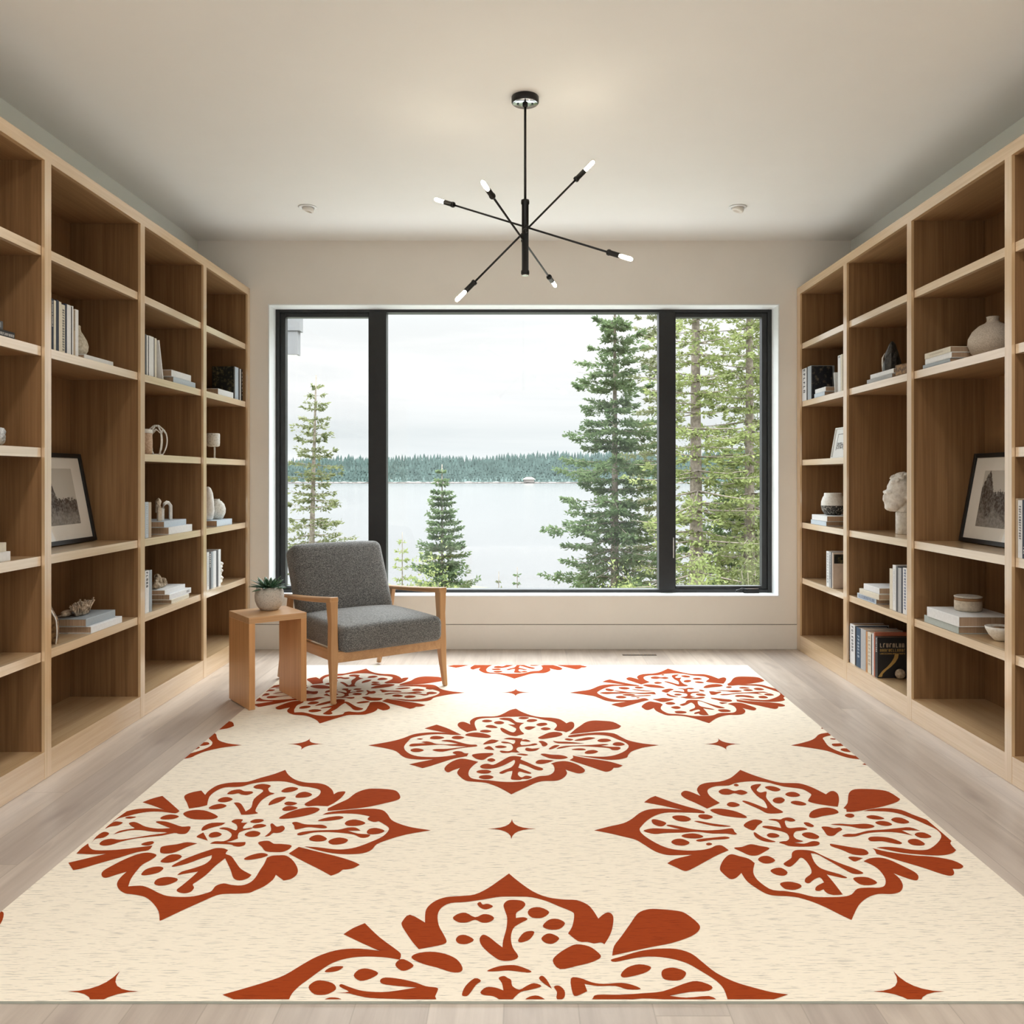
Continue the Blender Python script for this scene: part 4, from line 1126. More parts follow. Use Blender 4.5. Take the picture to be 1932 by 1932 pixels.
picture(-1, -2.018, S4, 3.555, 4.106, 0.415, math.radians(11.0), 'black-framed black-and-white landscape photo leaning in the left bookcase',
        (-0.165, 0.172, 0.088, 0.345), landscape_print('photo_print_left', 0.45, (-0.05, 0.04, 9.0), 3.0, 0.088, 0.345))
picture(1, 2.046, S4, 3.500, 4.054, 0.415, math.radians(10.5), 'black-framed black-and-white landscape photo leaning in the right bookcase',
        (-0.168, 0.165, 0.078, 0.335), landscape_print('photo_print_right', 0.62, (-0.12, 0.04, 7.0), 9.0, 0.078, 0.335))
# lower shelf: agate slab, two books, coral
z = flat(-1, -1.845, S5, 3.700, 3.985, 0.030, 0.175, 'white', 'white-spined thick book at the bottom of the coral stack', 'books under the dried coral')
z = flat(-1, -1.862, z, 3.690, 3.955, 0.034, 0.165, 'bluegrey', 'pale blue-grey book on top, directly under the dried coral', 'books under the dried coral')
b = MB(); rc = random.Random(5)
for i in range(150):
    a = rc.uniform(-1, 1); c_ = rc.uniform(-1, 1)
    if a * a + c_ * c_ > 1: continue
    base = Vector((c_ * 0.014, a * 0.052, 0.004)); tip = Vector((c_ * 0.038 + rc.uniform(-.004, .004), a * 0.092 + rc.uniform(-.005, .005), 0.050 + rc.uniform(-0.010, 0.010) + 0.008 * a))
    b.tube([base, base.lerp(tip, 0.5) + Vector((0, 0, 0.004)), tip], [0.004, 0.0035, 0.0022 + rc.random() * 0.002], 5)
b.ellip((0, 0, 0.012), (0.020, 0.044, 0.012), 12, 8)
b.tube([(-0.02, -0.03, 0.008), (-0.045, -0.07, 0.010), (-0.06, -0.12, 0.006)], [0.004, 0.002, 0.001], 5)
b.ellip((-0.04, -0.055, 0.016), (0.020, 0.035, 0.015), 12, 8)
solo('dried_coral', b, M['coral'], (-1.935, 3.80, z), 'bristly tan dried coral lying on two books, left bookcase', 'coral')
b = MB(); pts = []
for k in range(13):
    t = k / 12; pts.append((0.004 * math.sin(t * 5) - 0.075 * max(0, t - 0.62), 0.162 * t))
vs = []
for (x, zz) in pts: vs += [(x, 0.0, zz), (x, 0.02, zz), (-0.13, 0.02, zz), (-0.13, 0.0, zz)]
fs = [(3, 2, 1, 0), tuple(12 * 4 + i for i in range(4))]
for k in range(12):
    for i in range(4):
        j = (i + 1) % 4; fs.append((k * 4 + i, k * 4 + j, k * 4 + 4 + j, k * 4 + 4 + i))
ag = tag(empty('agate_bookend', (-1.869, 3.462, S5 + 0.0005)), 'brown agate slab bookend with pale edge, left of the coral books', 'bookend')
b.add(vs, fs); b.build('slab', M['bark'], ag, 0.002)
b = MB(); b.tube([(x + 0.001, 0.0, zz) for x, zz in pts], 0.0028, 6); b.build('pale_rim', M['plaster'], ag)

# ---------- left bookcase, nearest bay (cut by the picture edge)
g = 'dark books lying flat at the far left edge'
z = flat(-1, -1.858, S2, 2.900, 3.165, 0.028, 0.17, 'black', 'dark book with white spine lettering, lower of two at left edge', g, ('letterwhite', .85, .02, .35))
z = flat(-1, -1.862, z, 2.850, 3.100, 0.030, 0.16, 'darkgrey', 'grey patterned book, upper of two dark books at left edge', g, ('bluegrey', .95, .02, .6))
b = MB(); b.ellip((0, 0, 0.026), (0.028, 0.032, 0.030), 14, 10); b.ellip((0.004, 0.02, 0.04), (0.018, 0.014, 0.022), 10, 8); b.ellip((0, 0.02, 0.018), (0.02, 0.02, 0.02), 10, 8)
o = solo('grey_mineral', b, M['greyrock'], (-1.89, 3.105, S3 + 0.006), 'small grey crystalline rock at the far left edge of the picture', 'rock'); remesh(o, 0.004, 0.010, 0.01)
g = 'white books lying flat at the far left edge'
z = flat(-1, -1.858, S4, 2.860, 3.138, 0.034, 0.18, 'white', 'white book, lower of the pair at the far left edge', g)
z = flat(-1, -1.860, z, 2.860, 3.116, 0.034, 0.17, 'cream', 'off-white book, upper of the pair at the far left edge', g)

# ---------- left bookcase, third bay
g = 'pale books standing in the third bay, left wall'
stand_row(-1, XS, S2, [
    (273.5, 276.8, .205, .16, 'darkgrey', 'dark grey book nearest the camera in the third-bay row, left wall', None),
    (276.8, 279.6, .203, .16, 'white', 'thin white book between dark ones, third-bay row, left wall', None),
    (279.6, 281.0, .200, .15, 'black', 'very thin black book, third-bay row, left wall', None),
    (281.0, 290.3, .205, .17, 'white', 'widest white book of the third-bay row, left wall', None),
    (290.3, 291.8, .198, .15, 'darkgrey', 'thin dark book right of the widest white one, left wall', None),
    (291.8, 295.8, .203, .16, 'cream', 'last upright off-white book of the third-bay row, left wall', None)], g)
o = book(0.009, 0.205, 0.15, 'white'); yl = y_on(308.3, XS)
o.location = (XS, yl, S2 + 0.0025); o.rotation_euler = (math.radians(15), 0, 0)
tag(o, 'thin white book leaning against the row, left wall third bay', 'book', g)
g = 'two white books flat beside the leaning book'
z = flat(-1, -1.858, S2, 4.605, 4.915, 0.034, 0.16, 'lightblue', 'pale bluish book under another, beside the leaning white book', g)
z = flat(-1, -1.862, z, 4.590, 4.860, 0.036, 0.16, 'white', 'white book on top of a pale bluish one, left wall third bay', g)
# middle shelf: clay cup and white openwork vase
b = MB(); b.lathe([(0.034, 0), (0.039, 0.01), (0.041, 0.06), (0.039, 0.11), (0.034, 0.125), (0.030, 0.125), (0.033, 0.10), (0.035, 0.03)], 32)
cp = tag(empty('clay_cup', (-1.915, 4.375, S3 + 0.0005)), 'tall textured terracotta cup with white rim beside openwork vase', 'cup')
b.build('cup', M['terraclay'], cp)
b = MB(); b.lathe([(0.0345, 0.112), (0.0405, 0.108), (0.0395, 0.124), (0.034, 0.130), (0.030, 0.128)], 32, cap0=False, cap1=False); b.build('rim', M['whiteclay'], cp)
ov = tag(empty('openwork_vase', (-1.905, 4.50, S3 + 0.0005)), 'white openwork vase of slender looping ribs, left wall', 'vase')
for k in range(6):
    a = PI / 3 * k + 0.35
    b = MB(); pts = []
    for t in range(13):
        u = t / 12
        r = 0.030 + 0.022 * math.sin(PI * min(1, u * 1.02)) ** 0.8 if u < 0.8 else 0.030 + 0.022 * math.sin(PI * 0.8) ** 0.8 - (u - 0.8) * 0.16
        pts.append((math.cos(a) * max(r, 0.008), math.sin(a) * max(r, 0.008), 0.004 + 0.150 * u))
    b.tube(pts, 0.0036, 8); b.build('rib', M['whiteclay'], ov)
b = MB()
for k in range(6):
    a = PI / 3 * k + 0.35; a2 = a + PI / 3
    b.tube([(math.cos(a) * 0.046, math.sin(a) * 0.046, 0.112), (math.cos((a + a2) / 2) * 0.036, math.sin((a + a2) / 2) * 0.036, 0.135), (math.cos(a2) * 0.046, math.sin(a2) * 0.046, 0.112)], 0.003, 6)
b.lathe([(0.010, 0.148), (0.016, 0.152), (0.012, 0.158)], 16)
b.build('crown', M['whiteclay'], ov)
b = MB(); b.lathe([(0.032, 0), (0.034, 0.003), (0.028, 0.007)], 24); b.build('foot', M['whiteclay'], ov)
# fourth shelf: two upright books, double arch on two books
g = 'slim books standing at the left of the arch sculpture'
stand_row(-1, XS, S4, [
    (274.0, 280.4, .178, .15, 'lightblue', 'pale blue-grey slim book with small lettering, left of arch sculpture', ('grey', .95, .05, .4)),
    (280.4, 285.8, .176, .15, 'tan', 'tan slim book standing left of the arch sculpture', None)], g)
g = 'books under the arch sculpture'
z = flat(-1, -1.852, S4, 4.530, 4.850, 0.038, 0.20, 'white', 'white book at the bottom, under the arch sculpture', g)
z = flat(-1, -1.866, z, 4.505, 4.800, 0.032, 0.19, 'lightblue', 'pale blue book on top, directly under the arch sculpture', g)
ar = tag(empty('arch_sculpture', (-1.93, 4.62, z + 0.0005)), 'abstract pair of interlocking pale arches standing on two books', 'sculpture')
def arch(w, h, th_, name, mat, dx, dy, rz, leg=1.0):
    b = MB(); T = Matrix.Translation((dx, dy, 0)) @ Matrix.Rotation(rz, 4, 'Z')
    pts = [(0, -w / 2, 0), (0, -w / 2 * 0.96, h * 0.62), (0, -w / 2 * 0.55, h * 0.92), (0, 0, h), (0, w / 2 * 0.55, h * 0.96), (0, w / 2 * 0.98, h * 0.8), (0, w / 2, h * (1 - leg))]
    b.tube([T @ Vector(p) for p in pts], th_, 4); b.build(name, mat, ar, 0.002)
arch(0.085, 0.108, 0.014, 'beige_arch', M['beigeclay'], 0, -0.035, 0.5, 0.62)
arch(0.080, 0.095, 0.011, 'white_arch', M['whiteclay'], 0.01, 0.045, -0.15, 1.0)
# fifth shelf
g = 'books standing at the left of the dried fungus'
stand_row(-1, -1.850, S5, [
    (273.5, 281.2, .208, .15, 'white', 'white book with big dark spine letters, left of dried fungus', ('ink', .97, .55, .5)),
    (281.2, 287.0, .206, .15, 'bluegrey', 'plain pale blue-grey book beside the big-lettered one', None)], g)
g = 'books under the dried fungus'
z = flat(-1, -1.850, S5, 4.560, 4.800, 0.022, 0.19, 'cream', 'thin off-white book, lowest of three under the dried fungus', g)
z = flat(-1, -1.854, z, 4.545, 4.840, 0.030, 0.19, 'white', 'white book with small dark label, middle of three under fungus', g, ('ink', .22, .08, .4))
z = flat(-1, -1.868, z, 4.520, 4.790, 0.026, 0.19, 'white', 'plain white book, top of three under the dried fungus', g)
b = MB()
for (x, y, zz, r1, r2, r3, rot) in ((0, -0.06, 0.02, .03, .035, .018, 0), (-.01, 0.0, 0.04, .02, .016, .042, .5), (0.0, 0.045, 0.026, .018, .014, .028, .5), (0, -0.03, 0.05, .012, .02, .014, 0), (0.01, -0.08, 0.035, .012, .016, .02, -.4), (0, 0.01, 0.012, .02, .05, .010, 0)):
    b.ellip((x, y, zz), (r1, r2, r3), 12, 9, M4=Matrix.Rotation(rot, 4, 'X'))
o = solo('dried_fungus', b, M['shell'], (-1.935, 4.62, z), 'curled brown-and-white dried fungus lying on three white books', 'dried fungus'); remesh(o, 0.0035, 0.010, 0.012)

# ---------- left bookcase, far bay
g = 'dark books standing at the right of the far bay, left wall'
stand_row(-1, XS, S2, [
    (441.0, 443.4, .212, .14, 'floral', 'black floral-covered book whose front cover faces the camera, left wall', None),
    (443.4, 450.0, .214, .14, 'lightblue', 'pale blue spined book right of the black floral cover', None),
    (450.0, 452.4, .212, .14, 'black', 'thin black book right of the pale blue spine, far bay left', None),
    (452.4, 454.6, .212, .14, 'white', 'thin white book between black spines, far bay left wall', None),
    (454.6, 461.0, .213, .14, 'black', 'black book with white lettering at the window end, left wall', ('letterwhite', .92, .08, .5))], g)
z = flat(-1, -1.855, S2, 5.275, 5.550, 0.040, 0.13, 'white', 'white book lying flat before the black floral book', 'book lying flat in the far bay')
cs = tag(empty('candle_holder', (-1.925, 5.385, S3 + 0.0005)), 'white stone drum candle holder on a thin stem, left wall', 'candle holder')
b = MB(); b.lathe([(0.028, 0.075), (0.038, 0.080), (0.040, 0.10), (0.040, 0.152), (0.037, 0.158), (0.030, 0.157), (0.028, 0.150)], 32); b.build('drum', M['speckwhite'], cs)
b = MB(); b.tube([(0.008, 0, 0.004), (0.008, 0, 0.078)], 0.0055, 10); b.build('stem', M['whiteclay'], cs)
b = MB(); b.lathe([(0.026, 0), (0.027, 0.003), (0.010, 0.006)], 24); b.build('foot', M['whiteclay'], cs)
g = 'books under the white vases, far bay'
z = flat(-1, -1.856, S4, 5.255, 5.530, 0.036, 0.17, 'lightblue', 'pale blue-spined book under the two white vases, left wall', g)
b = MB(); b.lathe([(0.022, 0), (0.030, 0.010), (0.038, 0.06), (0.037, 0.12), (0.030, 0.165), (0.018, 0.195), (0.008, 0.205), (0.001, 0.207)], 28, wob=lambda a, zz: 1 + 0.05 * math.sin(3 * a + zz * 30))
solo('stone_vase', b, M['plaster'], (-1.935, 5.32, z), 'tall tapering white stone form behind the round speckled vase', 'sculpture')
b = MB(); b.lathe([(0.026, 0), (0.040, 0.008), (0.054, 0.04), (0.055, 0.065), (0.046, 0.095), (0.030, 0.113), (0.020, 0.119), (0.018, 0.128), (0.015, 0.120)], 32)
solo('round_vase', b, M['speckwhite'], (-1.925, 5.445, z), 'round speckled white vase on a pale blue book, left wall', 'vase')
g = 'books standing on the lowest filled shelf, far bay left'
stand_row(-1, XS, S5, [
    (390.5, 394.6, .224, .15, 'white', 'white book with tiny lettering, nearest of the far low row left', ('grey', .9, .1, .4)),
    (394.6, 398.6, .222, .15, 'darkgrey', 'dark book with pale label band, far low row left wall', ('letterwhite', .95, .55, .5)),
    (398.6, 402.4, .222, .15, 'bluegrey', 'pale blue-grey book in the far low row, left wall', None),
    (402.4, 408.0, .222, .15, 'white', 'broad white book in the far low row, left wall', None),
    (408.0, 412.0, .222, .15, 'darkgrey', 'dark grey book second from the end, far low row left', None),
    (412.0, 416.6, .224, .15, 'white', 'white book closing the far low row, beside white sculpture', None)], g)
b = MB(); 
for k in range(6):
    b.ellip((0, (0.006 if k % 2 else -0.006), 0.012 + 0.022 * k), (0.026 - 0.004 * (k == 2), 0.030 - 0.006 * (k == 3), 0.014), 14, 8, M4=Matrix.Rotation(0.25 * (-1) ** k, 4, 'X'))
o = solo('white_carving', b, M['whiteclay'], (-1.90, 5.41, S5 + 0.006), 'small lumpy white carving beside the far low row of books', 'sculpture'); remesh(o, 0.004, 0.008, 0.015)

# ================================================================ RIGHT BOOKCASE
# ---------- far bay
XR4 = 1.857
g = 'books standing at the window end, right wall'
stand_row(1, XR4, S2, [
    (1513.2, 1521.7, .212, .15, 'white', 'white book with black spine lettering, window end of right wall', ('ink', .97, .1, .42)),
    (1521.7, 1523.7, .214, .15, 'black', 'thin black book beside the black-lettered white one, right wall', None),
    (1523.7, 1530.4, .215, .15, 'bluegrey', 'blue-grey book behind the dark photo-covered book, right wall', None),
    (1530.4, 1532.0, .210, .13, 'forest', 'dark book with photo cover facing the camera, right wall far bay', None)], g)
g = 'white books lying before the dark photo cover'
z = flat(1, 1.860, S2, 5.315, 5.500, 0.026, 0.13, 'lightblue', 'pale blue book lying under a white one, right wall far bay', g)
z = flat(1, 1.862, z, 5.300, 5.490, 0.028, 0.13, 'white', 'white book lying on a pale blue one, right wall far bay', g)
o = book(0.008, 0.128, 0.12, 'white'); o.location = (1.875, 5.178, S2 + 0.0015); o.rotation_euler = (math.radians(9), 0, PI)
tag(o, 'short thin white book leaning left of the tall white pair', 'book', 'leaning book')
g = 'tall white books at the near side of the far bay, right wall'
stand_row(1, 1.862, S2, [
    (1580.6, 1586.0, .213, .14, 'white', 'tall white book with dark mark at its top, right wall far bay', ('ink', .97, .88, .5)),
    (1586.0, 1589.8, .214, .14, 'cream', 'tall off-white book half hidden by the upright, right wall far bay', None)], g)
sm, nt_, b_ = new_mat('small_print')
vv = obj_coords(nt_); ff = noise(nt_, vv, 90, 4, 0.7)
lk(nt_, ramp(nt_, ff, [(0.45, (0.08, 0.08, 0.08)), (0.6, (0.75, 0.75, 0.75))]), b_.inputs['Base Color'])
pf = picture(1, 1.948, S3, 5.235, 5.465, 0.195, math.radians(10), 'small white-framed print leaning in the far bay, right wall',
             (-0.060, 0.055, 0.060, 0.100), sm, 0.008, 'trim', False)
b = MB()
for (a, c, d, e) in ((-0.065, -0.062, 0.052, 0.155), (0.058, 0.061, 0.052, 0.155), (-0.065, 0.061, 0.152, 0.155)):
    b.box(-0.009, -0.0082, a, c, d, e)
b.build('drawn_border', M['bk_black'], pf, fixn=False)
g = 'books under the dark-bottomed pot'
z = flat(1, 1.862, S4, 5.290, 5.570, 0.029, 0.20, 'lightblue', 'pale blue book under a white one, beneath the dark-bottomed pot', g)
z = flat(1, 1.860, z, 5.270, 5.545, 0.034, 0.20, 'white', 'white book directly under the dark-bottomed pot', g)
pt = tag(empty('two_tone_pot', (1.955, 5.43, z + 0.0005)), 'round pot, glossy white above and dark speckled below, right wall', 'pot')
b = MB(); b.lathe([(0.040, 0), (0.052, 0.006), (0.068, 0.030), (0.073, 0.060)], 40, cap1=False)
b.build('dark_lower_half', stone('speckled_dark_glaze', (0.012, 0.011, 0.009), (0.55, 0.50, 0.42), 110, 0.4, 0.3, 0.50, 0.66), pt)
b = MB(); b.lathe([(0.073, 0.060), (0.071, 0.085), (0.062, 0.112), (0.055, 0.120), (0.054, 0.136), (0.052, 0.138), (0.049, 0.134), (0.050, 0.118)], 40, cap0=False)
b.build('white_upper_half', M['whiteclay'], pt)
g = 'books standing on the low shelf of the far bay, right wall'
rows = stand_row(1, 1.866, S5, [
    (1559.0, 1564.2, .216, .15, 'white', 'white book with grey lettering, low shelf far bay right wall', ('grey', .95, .1, .5)),
    (1564.2, 1568.0, .216, .15, 'grey', 'grey book between white spines, low shelf far bay right wall', ('ink', .9, .2, .4)),
    (1568.0, 1569.8, .212, .15, 'darkgrey', 'thin dark book, low shelf far bay right wall', None),
    (1569.8, 1571.8, .215, .15, 'rosewhite', 'book with pale cover and dark photo band facing the camera, right', None)], g)
bk = rows[-1]; T_ = 0.0156
tdim = abs(y_on(1569.8, 1.866) - y_on(1571.8, 1.866)) / 2 + 0.0003
b = MB(); b.box(-0.145, -0.006, tdim, tdim + 0.0004, 0.150, 0.205)
b.build('cover_photo', M['bk_floral'], bk, fixn=False)

# ---------- bay with the bust
g = 'white books under the black crystal'
z = flat(1, 1.862, S2, 4.350, 4.665, 0.022, 0.17, 'grey', 'pale grey book with faint lettering, under the black crystal', g, ('grey', .6, .1, .4))
z = flat(1, 1.866, z, 4.340, 4.630, 0.024, 0.17, 'white', 'white book directly under the black crystal, right wall', g)
b = MB()
b.lathe([(0.040, 0), (0.043, 0.02), (0.040, 0.055), (0.030, 0.095), (0.020, 0.120), (0.015, 0.140), (0.006, 0.152), (0.001, 0.155)], 9, smooth=False, wob=lambda a, zz: 1 + 0.18 * math.sin(2 * a + 1) + 0.1 * math.sin(5 * a + zz * 60))
cr = tag(empty('black_crystal', (1.915, 4.47, z + 0.0005)), 'pointed black crystal with pale left edge, standing on two books', 'crystal')
b.build('crystal', M['blackstone'], cr)
b = MB(); b.tube([(-0.036, 0.028, 0.002), (-0.039, 0.026, 0.045), (-0.040, 0.024, 0.070), (-0.030, 0.02, 0.095)], [0.004, 0.005, 0.004, 0.002], 6); b.build('pale_edge', M['plaster'], cr)
b = MB(); b.box(-0.07, 0.07, -0.055, 0.055, 0, 0.056)
wbk = solo('wood_block', b, M['bark'], (1.935, 4.262, S2 + 0.0005), 'rough brown block beside the stack with the black crystal', 'block', 0.15, None, 0.006)
b = MB(); b.lathe([(0.020, 0), (0.030, 0.02), (0.030, 0.06), (0.020, 0.10), (0.008, 0.125), (0.001, 0.13)], 10, wob=lambda a, zz: 1 + 0.25 * math.sin(4 * a))
solo('petrified_wood', b, stone('streaked_wood', (0.05, 0.03, 0.02), (0.62, 0.54, 0.44), 40, 0.7, 0.8, 0.45, 0.6), (1.93, 4.262, S2 + 0.057), 'streaked brown-and-white petrified wood piece on a brown block', 'mineral')
# bust: rough plaster head on a cylinder
bu = tag(empty('plaster_bust', (2.01, 4.58, S4 + 0.0005)), 'rough white plaster head on a cylinder, facing the room, right wall', 'bust')
b = MB()
b.ellip((0.010, 0, 0.235), (0.082, 0.070, 0.082), 24, 16)            # skull
b.ellip((-0.020, 0, 0.205), (0.062, 0.058, 0.075), 24, 16)           # face
b.ellip((-0.045, 0, 0.160), (0.042, 0.042, 0.042), 20, 12)           # jaw
b.ellip((-0.066, 0, 0.146), (0.022, 0.026, 0.022), 16, 10)           # chin
b.ellip((-0.085, 0, 0.190), (0.014, 0.011, 0.024), 12, 8)            # nose
b.ellip((-0.072, 0, 0.222), (0.020, 0.044, 0.012), 12, 8)            # brow
b.ellip((-0.080, 0, 0.164), (0.010, 0.018, 0.008), 12, 8)            # mouth
for s in (-1, 1):
    b.ellip((0.012, s * 0.064, 0.196), (0.014, 0.008, 0.026), 12, 8)  # ears
b.lathe([(0.040, 0.08), (0.042, 0.15), (0.045, 0.18)], 24, c=(0.02, 0, 0))
o = b.build('head', M['plaster'], bu); remesh(o, 0.004, 0.006, 0.02)
b = MB(); rh = random.Random(4)
for i in range(46):
    th_ = rh.uniform(0.0, 1.25); a = rh.uniform(0, 2 * PI)
    p = Vector((0.012 + 0.080 * math.sin(th_) * math.cos(a), 0.070 * math.sin(th_) * math.sin(a), 0.242 + 0.074 * math.cos(th_)))
    if p.x < -0.055 and p.z < 0.235: continue
    b.ellip(p, (0.017, 0.015, 0.013), 8, 6)
o = b.build('hair', M['plaster'], bu); remesh(o, 0.004, 0.012, 0.010)
b = MB(); b.lathe([(0.044, 0), (0.045, 0.003), (0.045, 0.112), (0.041, 0.118)], 40, c=(0.018, 0, 0)); b.build('pedestal', M['plaster'], bu)
# low shelf: three books flat, five upright
g = 'books lying flat left of the blue-lettered book'
z = flat(1, 1.862, S5, 4.545, 4.800, 0.028, 0.17, 'lightblue', 'pale blue book with dark spine lettering, lowest of three, right wall', g, ('blueink', .92, .04, .6))
z = flat(1, 1.858, z, 4.500, 4.760, 0.030, 0.18, 'cream', 'cream book, middle of three lying flat, right wall', g)
z = flat(1, 1.864, z, 4.510, 4.715, 0.032, 0.18, 'white', 'white book, top of three lying flat, right wall', g)
g = 'books standing at the near side of the low shelf, right wall'
stand_row(1, 1.868, S5, [
    (1678.2, 1684.0, .206, .15, 'cream', 'shorter cream book next to the three flat books, right wall', None),
    (1684.0, 1690.4, .228, .16, 'white', 'white book with fine grey lettering left of a dark one, right wall', ('grey', .9, .2, .3)),
    (1690.4, 1694.2, .224, .15, 'darkgrey', 'dark grey book between white ones, low shelf right wall', None),
    (1694.2, 1700.6, .220, .15, 'grey', 'light grey book right of the dark grey one, right wall', None),
    (1700.6, 1703.2, .224, .15, 'navy', 'thin navy book beside the blue-lettered one, right wall', None),
    (1703.2, 1711.5, .226, .16, 'white', 'white book with blue spine lettering beside the upright, right wall', ('blueink', .97, .03, .42))], g)
# bottom compartment: long row
g = 'books in the bottom compartment of the right bookcase'
XB = 1.858
rows = stand_row(1, XB, PL, [
    (1600.2, 1603.6, .206, .17, 'darkgrey', 'dark grey book at the window end of the bottom row', ('letterwhite', .3, .05, .4)),
    (1603.6, 1613.0, .222, .19, 'white', 'wide white book with dark letters, second in the bottom row', ('ink', .95, .3, .35)),
    (1613.0, 1615.4, .219, .18, 'black', 'thin black book right of the wide white one, bottom row', None),
    (1615.4, 1623.8, .218, .17, 'blue', 'blue book with pale lettering in the bottom row', ('lightblue', .80, .2, .4)),
    (1623.8, 1633.5, .221, .20, 'grey', 'plain light grey book in the middle of the bottom row', None),
    (1633.5, 1636.8, .218, .19, 'orange', 'narrow rust-brown book in the bottom row', None),
    (1636.8, 1643.6, .220, .19, 'cream', 'cream book with grid marks in the bottom row', ('tan', .9, .1, .6)),
    (1643.6, 1645.4, .214, .18, 'black', 'very thin black book right of the cream one, bottom row', None),
    (1645.4, 1648.4, .222, .16, 'white', 'narrow white book second before the salmon one, bottom row', None),
    (1648.4, 1651.0, .232, .19, 'terracotta', 'salmon-red book standing taller behind the black-covered book', None),
    (1651.0, 1656.0, .214, .20, 'black', 'black book with gold writing on its cover facing the camera', ('letterwhite', .97, .60, .4))], g)
bk = rows[-1]
tb2 = abs(y_on(1651.0, XB) - y_on(1656.0, XB)) / 2
yy = tb2 + 0.0003
def cover_glyphs(mb, z0, z1, x0, x1, dens=1.0):
    hgt = z1 - z0; u = x0; stp = hgt * 0.75
    while u + stp < x1:
        w = stp * 0.66; sw = hgt * 0.18
        kind = rb.randrange(6); st = [(u, u + sw, z0, z1)]
        if kind in (0, 1, 4): st.append((u + w - sw, u + w, z0, z1))
        if kind in (0, 2, 5): st.append((u, u + w, z1 - sw, z1))
        if kind in (1, 2, 3): st.append((u, u + w, z0, z0 + sw))
        for (a, c, d, e) in st:
            mb.box(-a, -c, yy - 0.0003, yy, d, e)
        u += stp
b = MB(); cover_glyphs(b, 0.160, 0.182, 0.012, 0.150); b.build('cover_title', M['bk_tan'], bk, fixn=False)
b = MB(); cover_glyphs(b, 0.138, 0.153, 0.012, 0.150); cover_glyphs(b, 0.124, 0.132, 0.012, 0.150); b.build('cover_subtitle', M['bk_gold'], bk, fixn=False)
b = MB(); L_ = [(0.102, 0.128), (0.098, 0.105), (0.084, 0.082), (0.060, 0.058), (0.036, 0.040), (0.018, 0.022), (0.014, 0.006)]
R_ = [(0.082, 0.126), (0.076, 0.105), (0.062, 0.082), (0.040, 0.058), (0.016, 0.038), (0.002, 0.020), (-0.006, 0.006)]
vs = []
for (p, q) in zip(L_, R_): vs += [(-p[0] - 0.008, yy, p[1]), (-q[0] - 0.008, yy, q[1])]
b.add(vs, [(2 * i, 2 * i + 1, 2 * i + 3, 2 * i + 2) for i in range(len(L_) - 1)]); b.build('cover_ribbon', M['bk_gold'], bk, fixn=False)
b = MB(); b.ellip((0, 0, 0.027), (0.027, 0.020, 0.027), 16, 12)
o = solo('pebble', b, M['pebble'], (1.965, 4.49, PL + 0.001), 'round pale pebble in front of the black-covered book', 'stone'); remesh(o, 0.004, 0.006, 0.02)

# ---------- tall bay with the vase and framed photo
g = 'books beside the big round vase'
z = flat(1, 1.862, S2, 3.760, 4.015, 0.018, 0.20, 'bluegrey', 'slim blue-grey book, lowest of three beside the big round vase', g)
z = flat(1, 1.866, z, 3.755, 4.000, 0.026, 0.20, 'white', 'white book, middle of three beside the big round vase', g)
z = flat(1, 1.866, z, 3.765, 4.005, 0.026, 0.20, 'cream', 'off-white book, top of three beside the big round vase', g, ('tan', .8, .25, .2))
b = MB(); b.lathe([(0.045, 0), (0.060, 0.004), (0.085, 0.030), (0.098, 0.065), (0.096, 0.090), (0.080, 0.120), (0.055, 0.143), (0.030, 0.155), (0.024, 0.162), (0.024, 0.176), (0.0265, 0.181), (0.022, 0.182), (0.019, 0.175), (0.019, 0.160)], 56)
solo('big_vase', b, M['bigvase'], (2.005, 3.678, S2 + 0.0005), 'big round beige clay vase with short neck, right wall', 'vase')
g = 'thick books under the lidded jar'
z = flat(1, 1.864, S5, 3.690, 4.005, 0.032, 0.235, 'greygreen', 'grey-green linen book under the white one, below the lidded jar', g)
z = flat(1, 1.858, z, 3.675, 3.965, 0.044, 0.235, 'white', 'thick white book directly under the lidded jar', g)
jr = tag(empty('lidded_jar', (1.985, 3.845, z + 0.0005)), 'beige lidded jar with brown band on a thick white book', 'jar')
b = MB(); b.lathe([(0.050, 0), (0.055, 0.003), (0.0565, 0.012), (0.0565, 0.045), (0.054, 0.046)], 48); b.build('jar_body', M['beigeclay'], jr)
b = MB(); b.lathe([(0.054, 0.046), (0.0555, 0.047), (0.0555, 0.058), (0.052, 0.059)], 48); b.build('wooden_band', M['corkband'], jr)
b = MB(); b.lathe([(0.050, 0.059), (0.057, 0.060), (0.0578, 0.064), (0.050, 0.067), (0.02, 0.066), (0.001, 0.065)], 48); b.build('lid', M['stoneware'], jr)
bw = tag(empty('small_bowl', (1.960, 3.540, S5 + 0.0005)), 'small white bowl with brown contents beside the thick books', 'bowl')
b = MB(); b.lathe([(0.018, 0), (0.024, 0.003), (0.042, 0.022), (0.055, 0.046), (0.058, 0.058), (0.056, 0.059), (0.050, 0.044), (0.036, 0.022), (0.012, 0.010)], 40); b.build('bowl', M['whiteclay'], bw)
b = MB(); b.lathe([(0.047, 0.040), (0.040, 0.050), (0.020, 0.055), (0.001, 0.056)], 24, wob=lambda a, zz: 1 + 0.05 * math.sin(7 * a)); b.build('filling', M['bark'], bw)
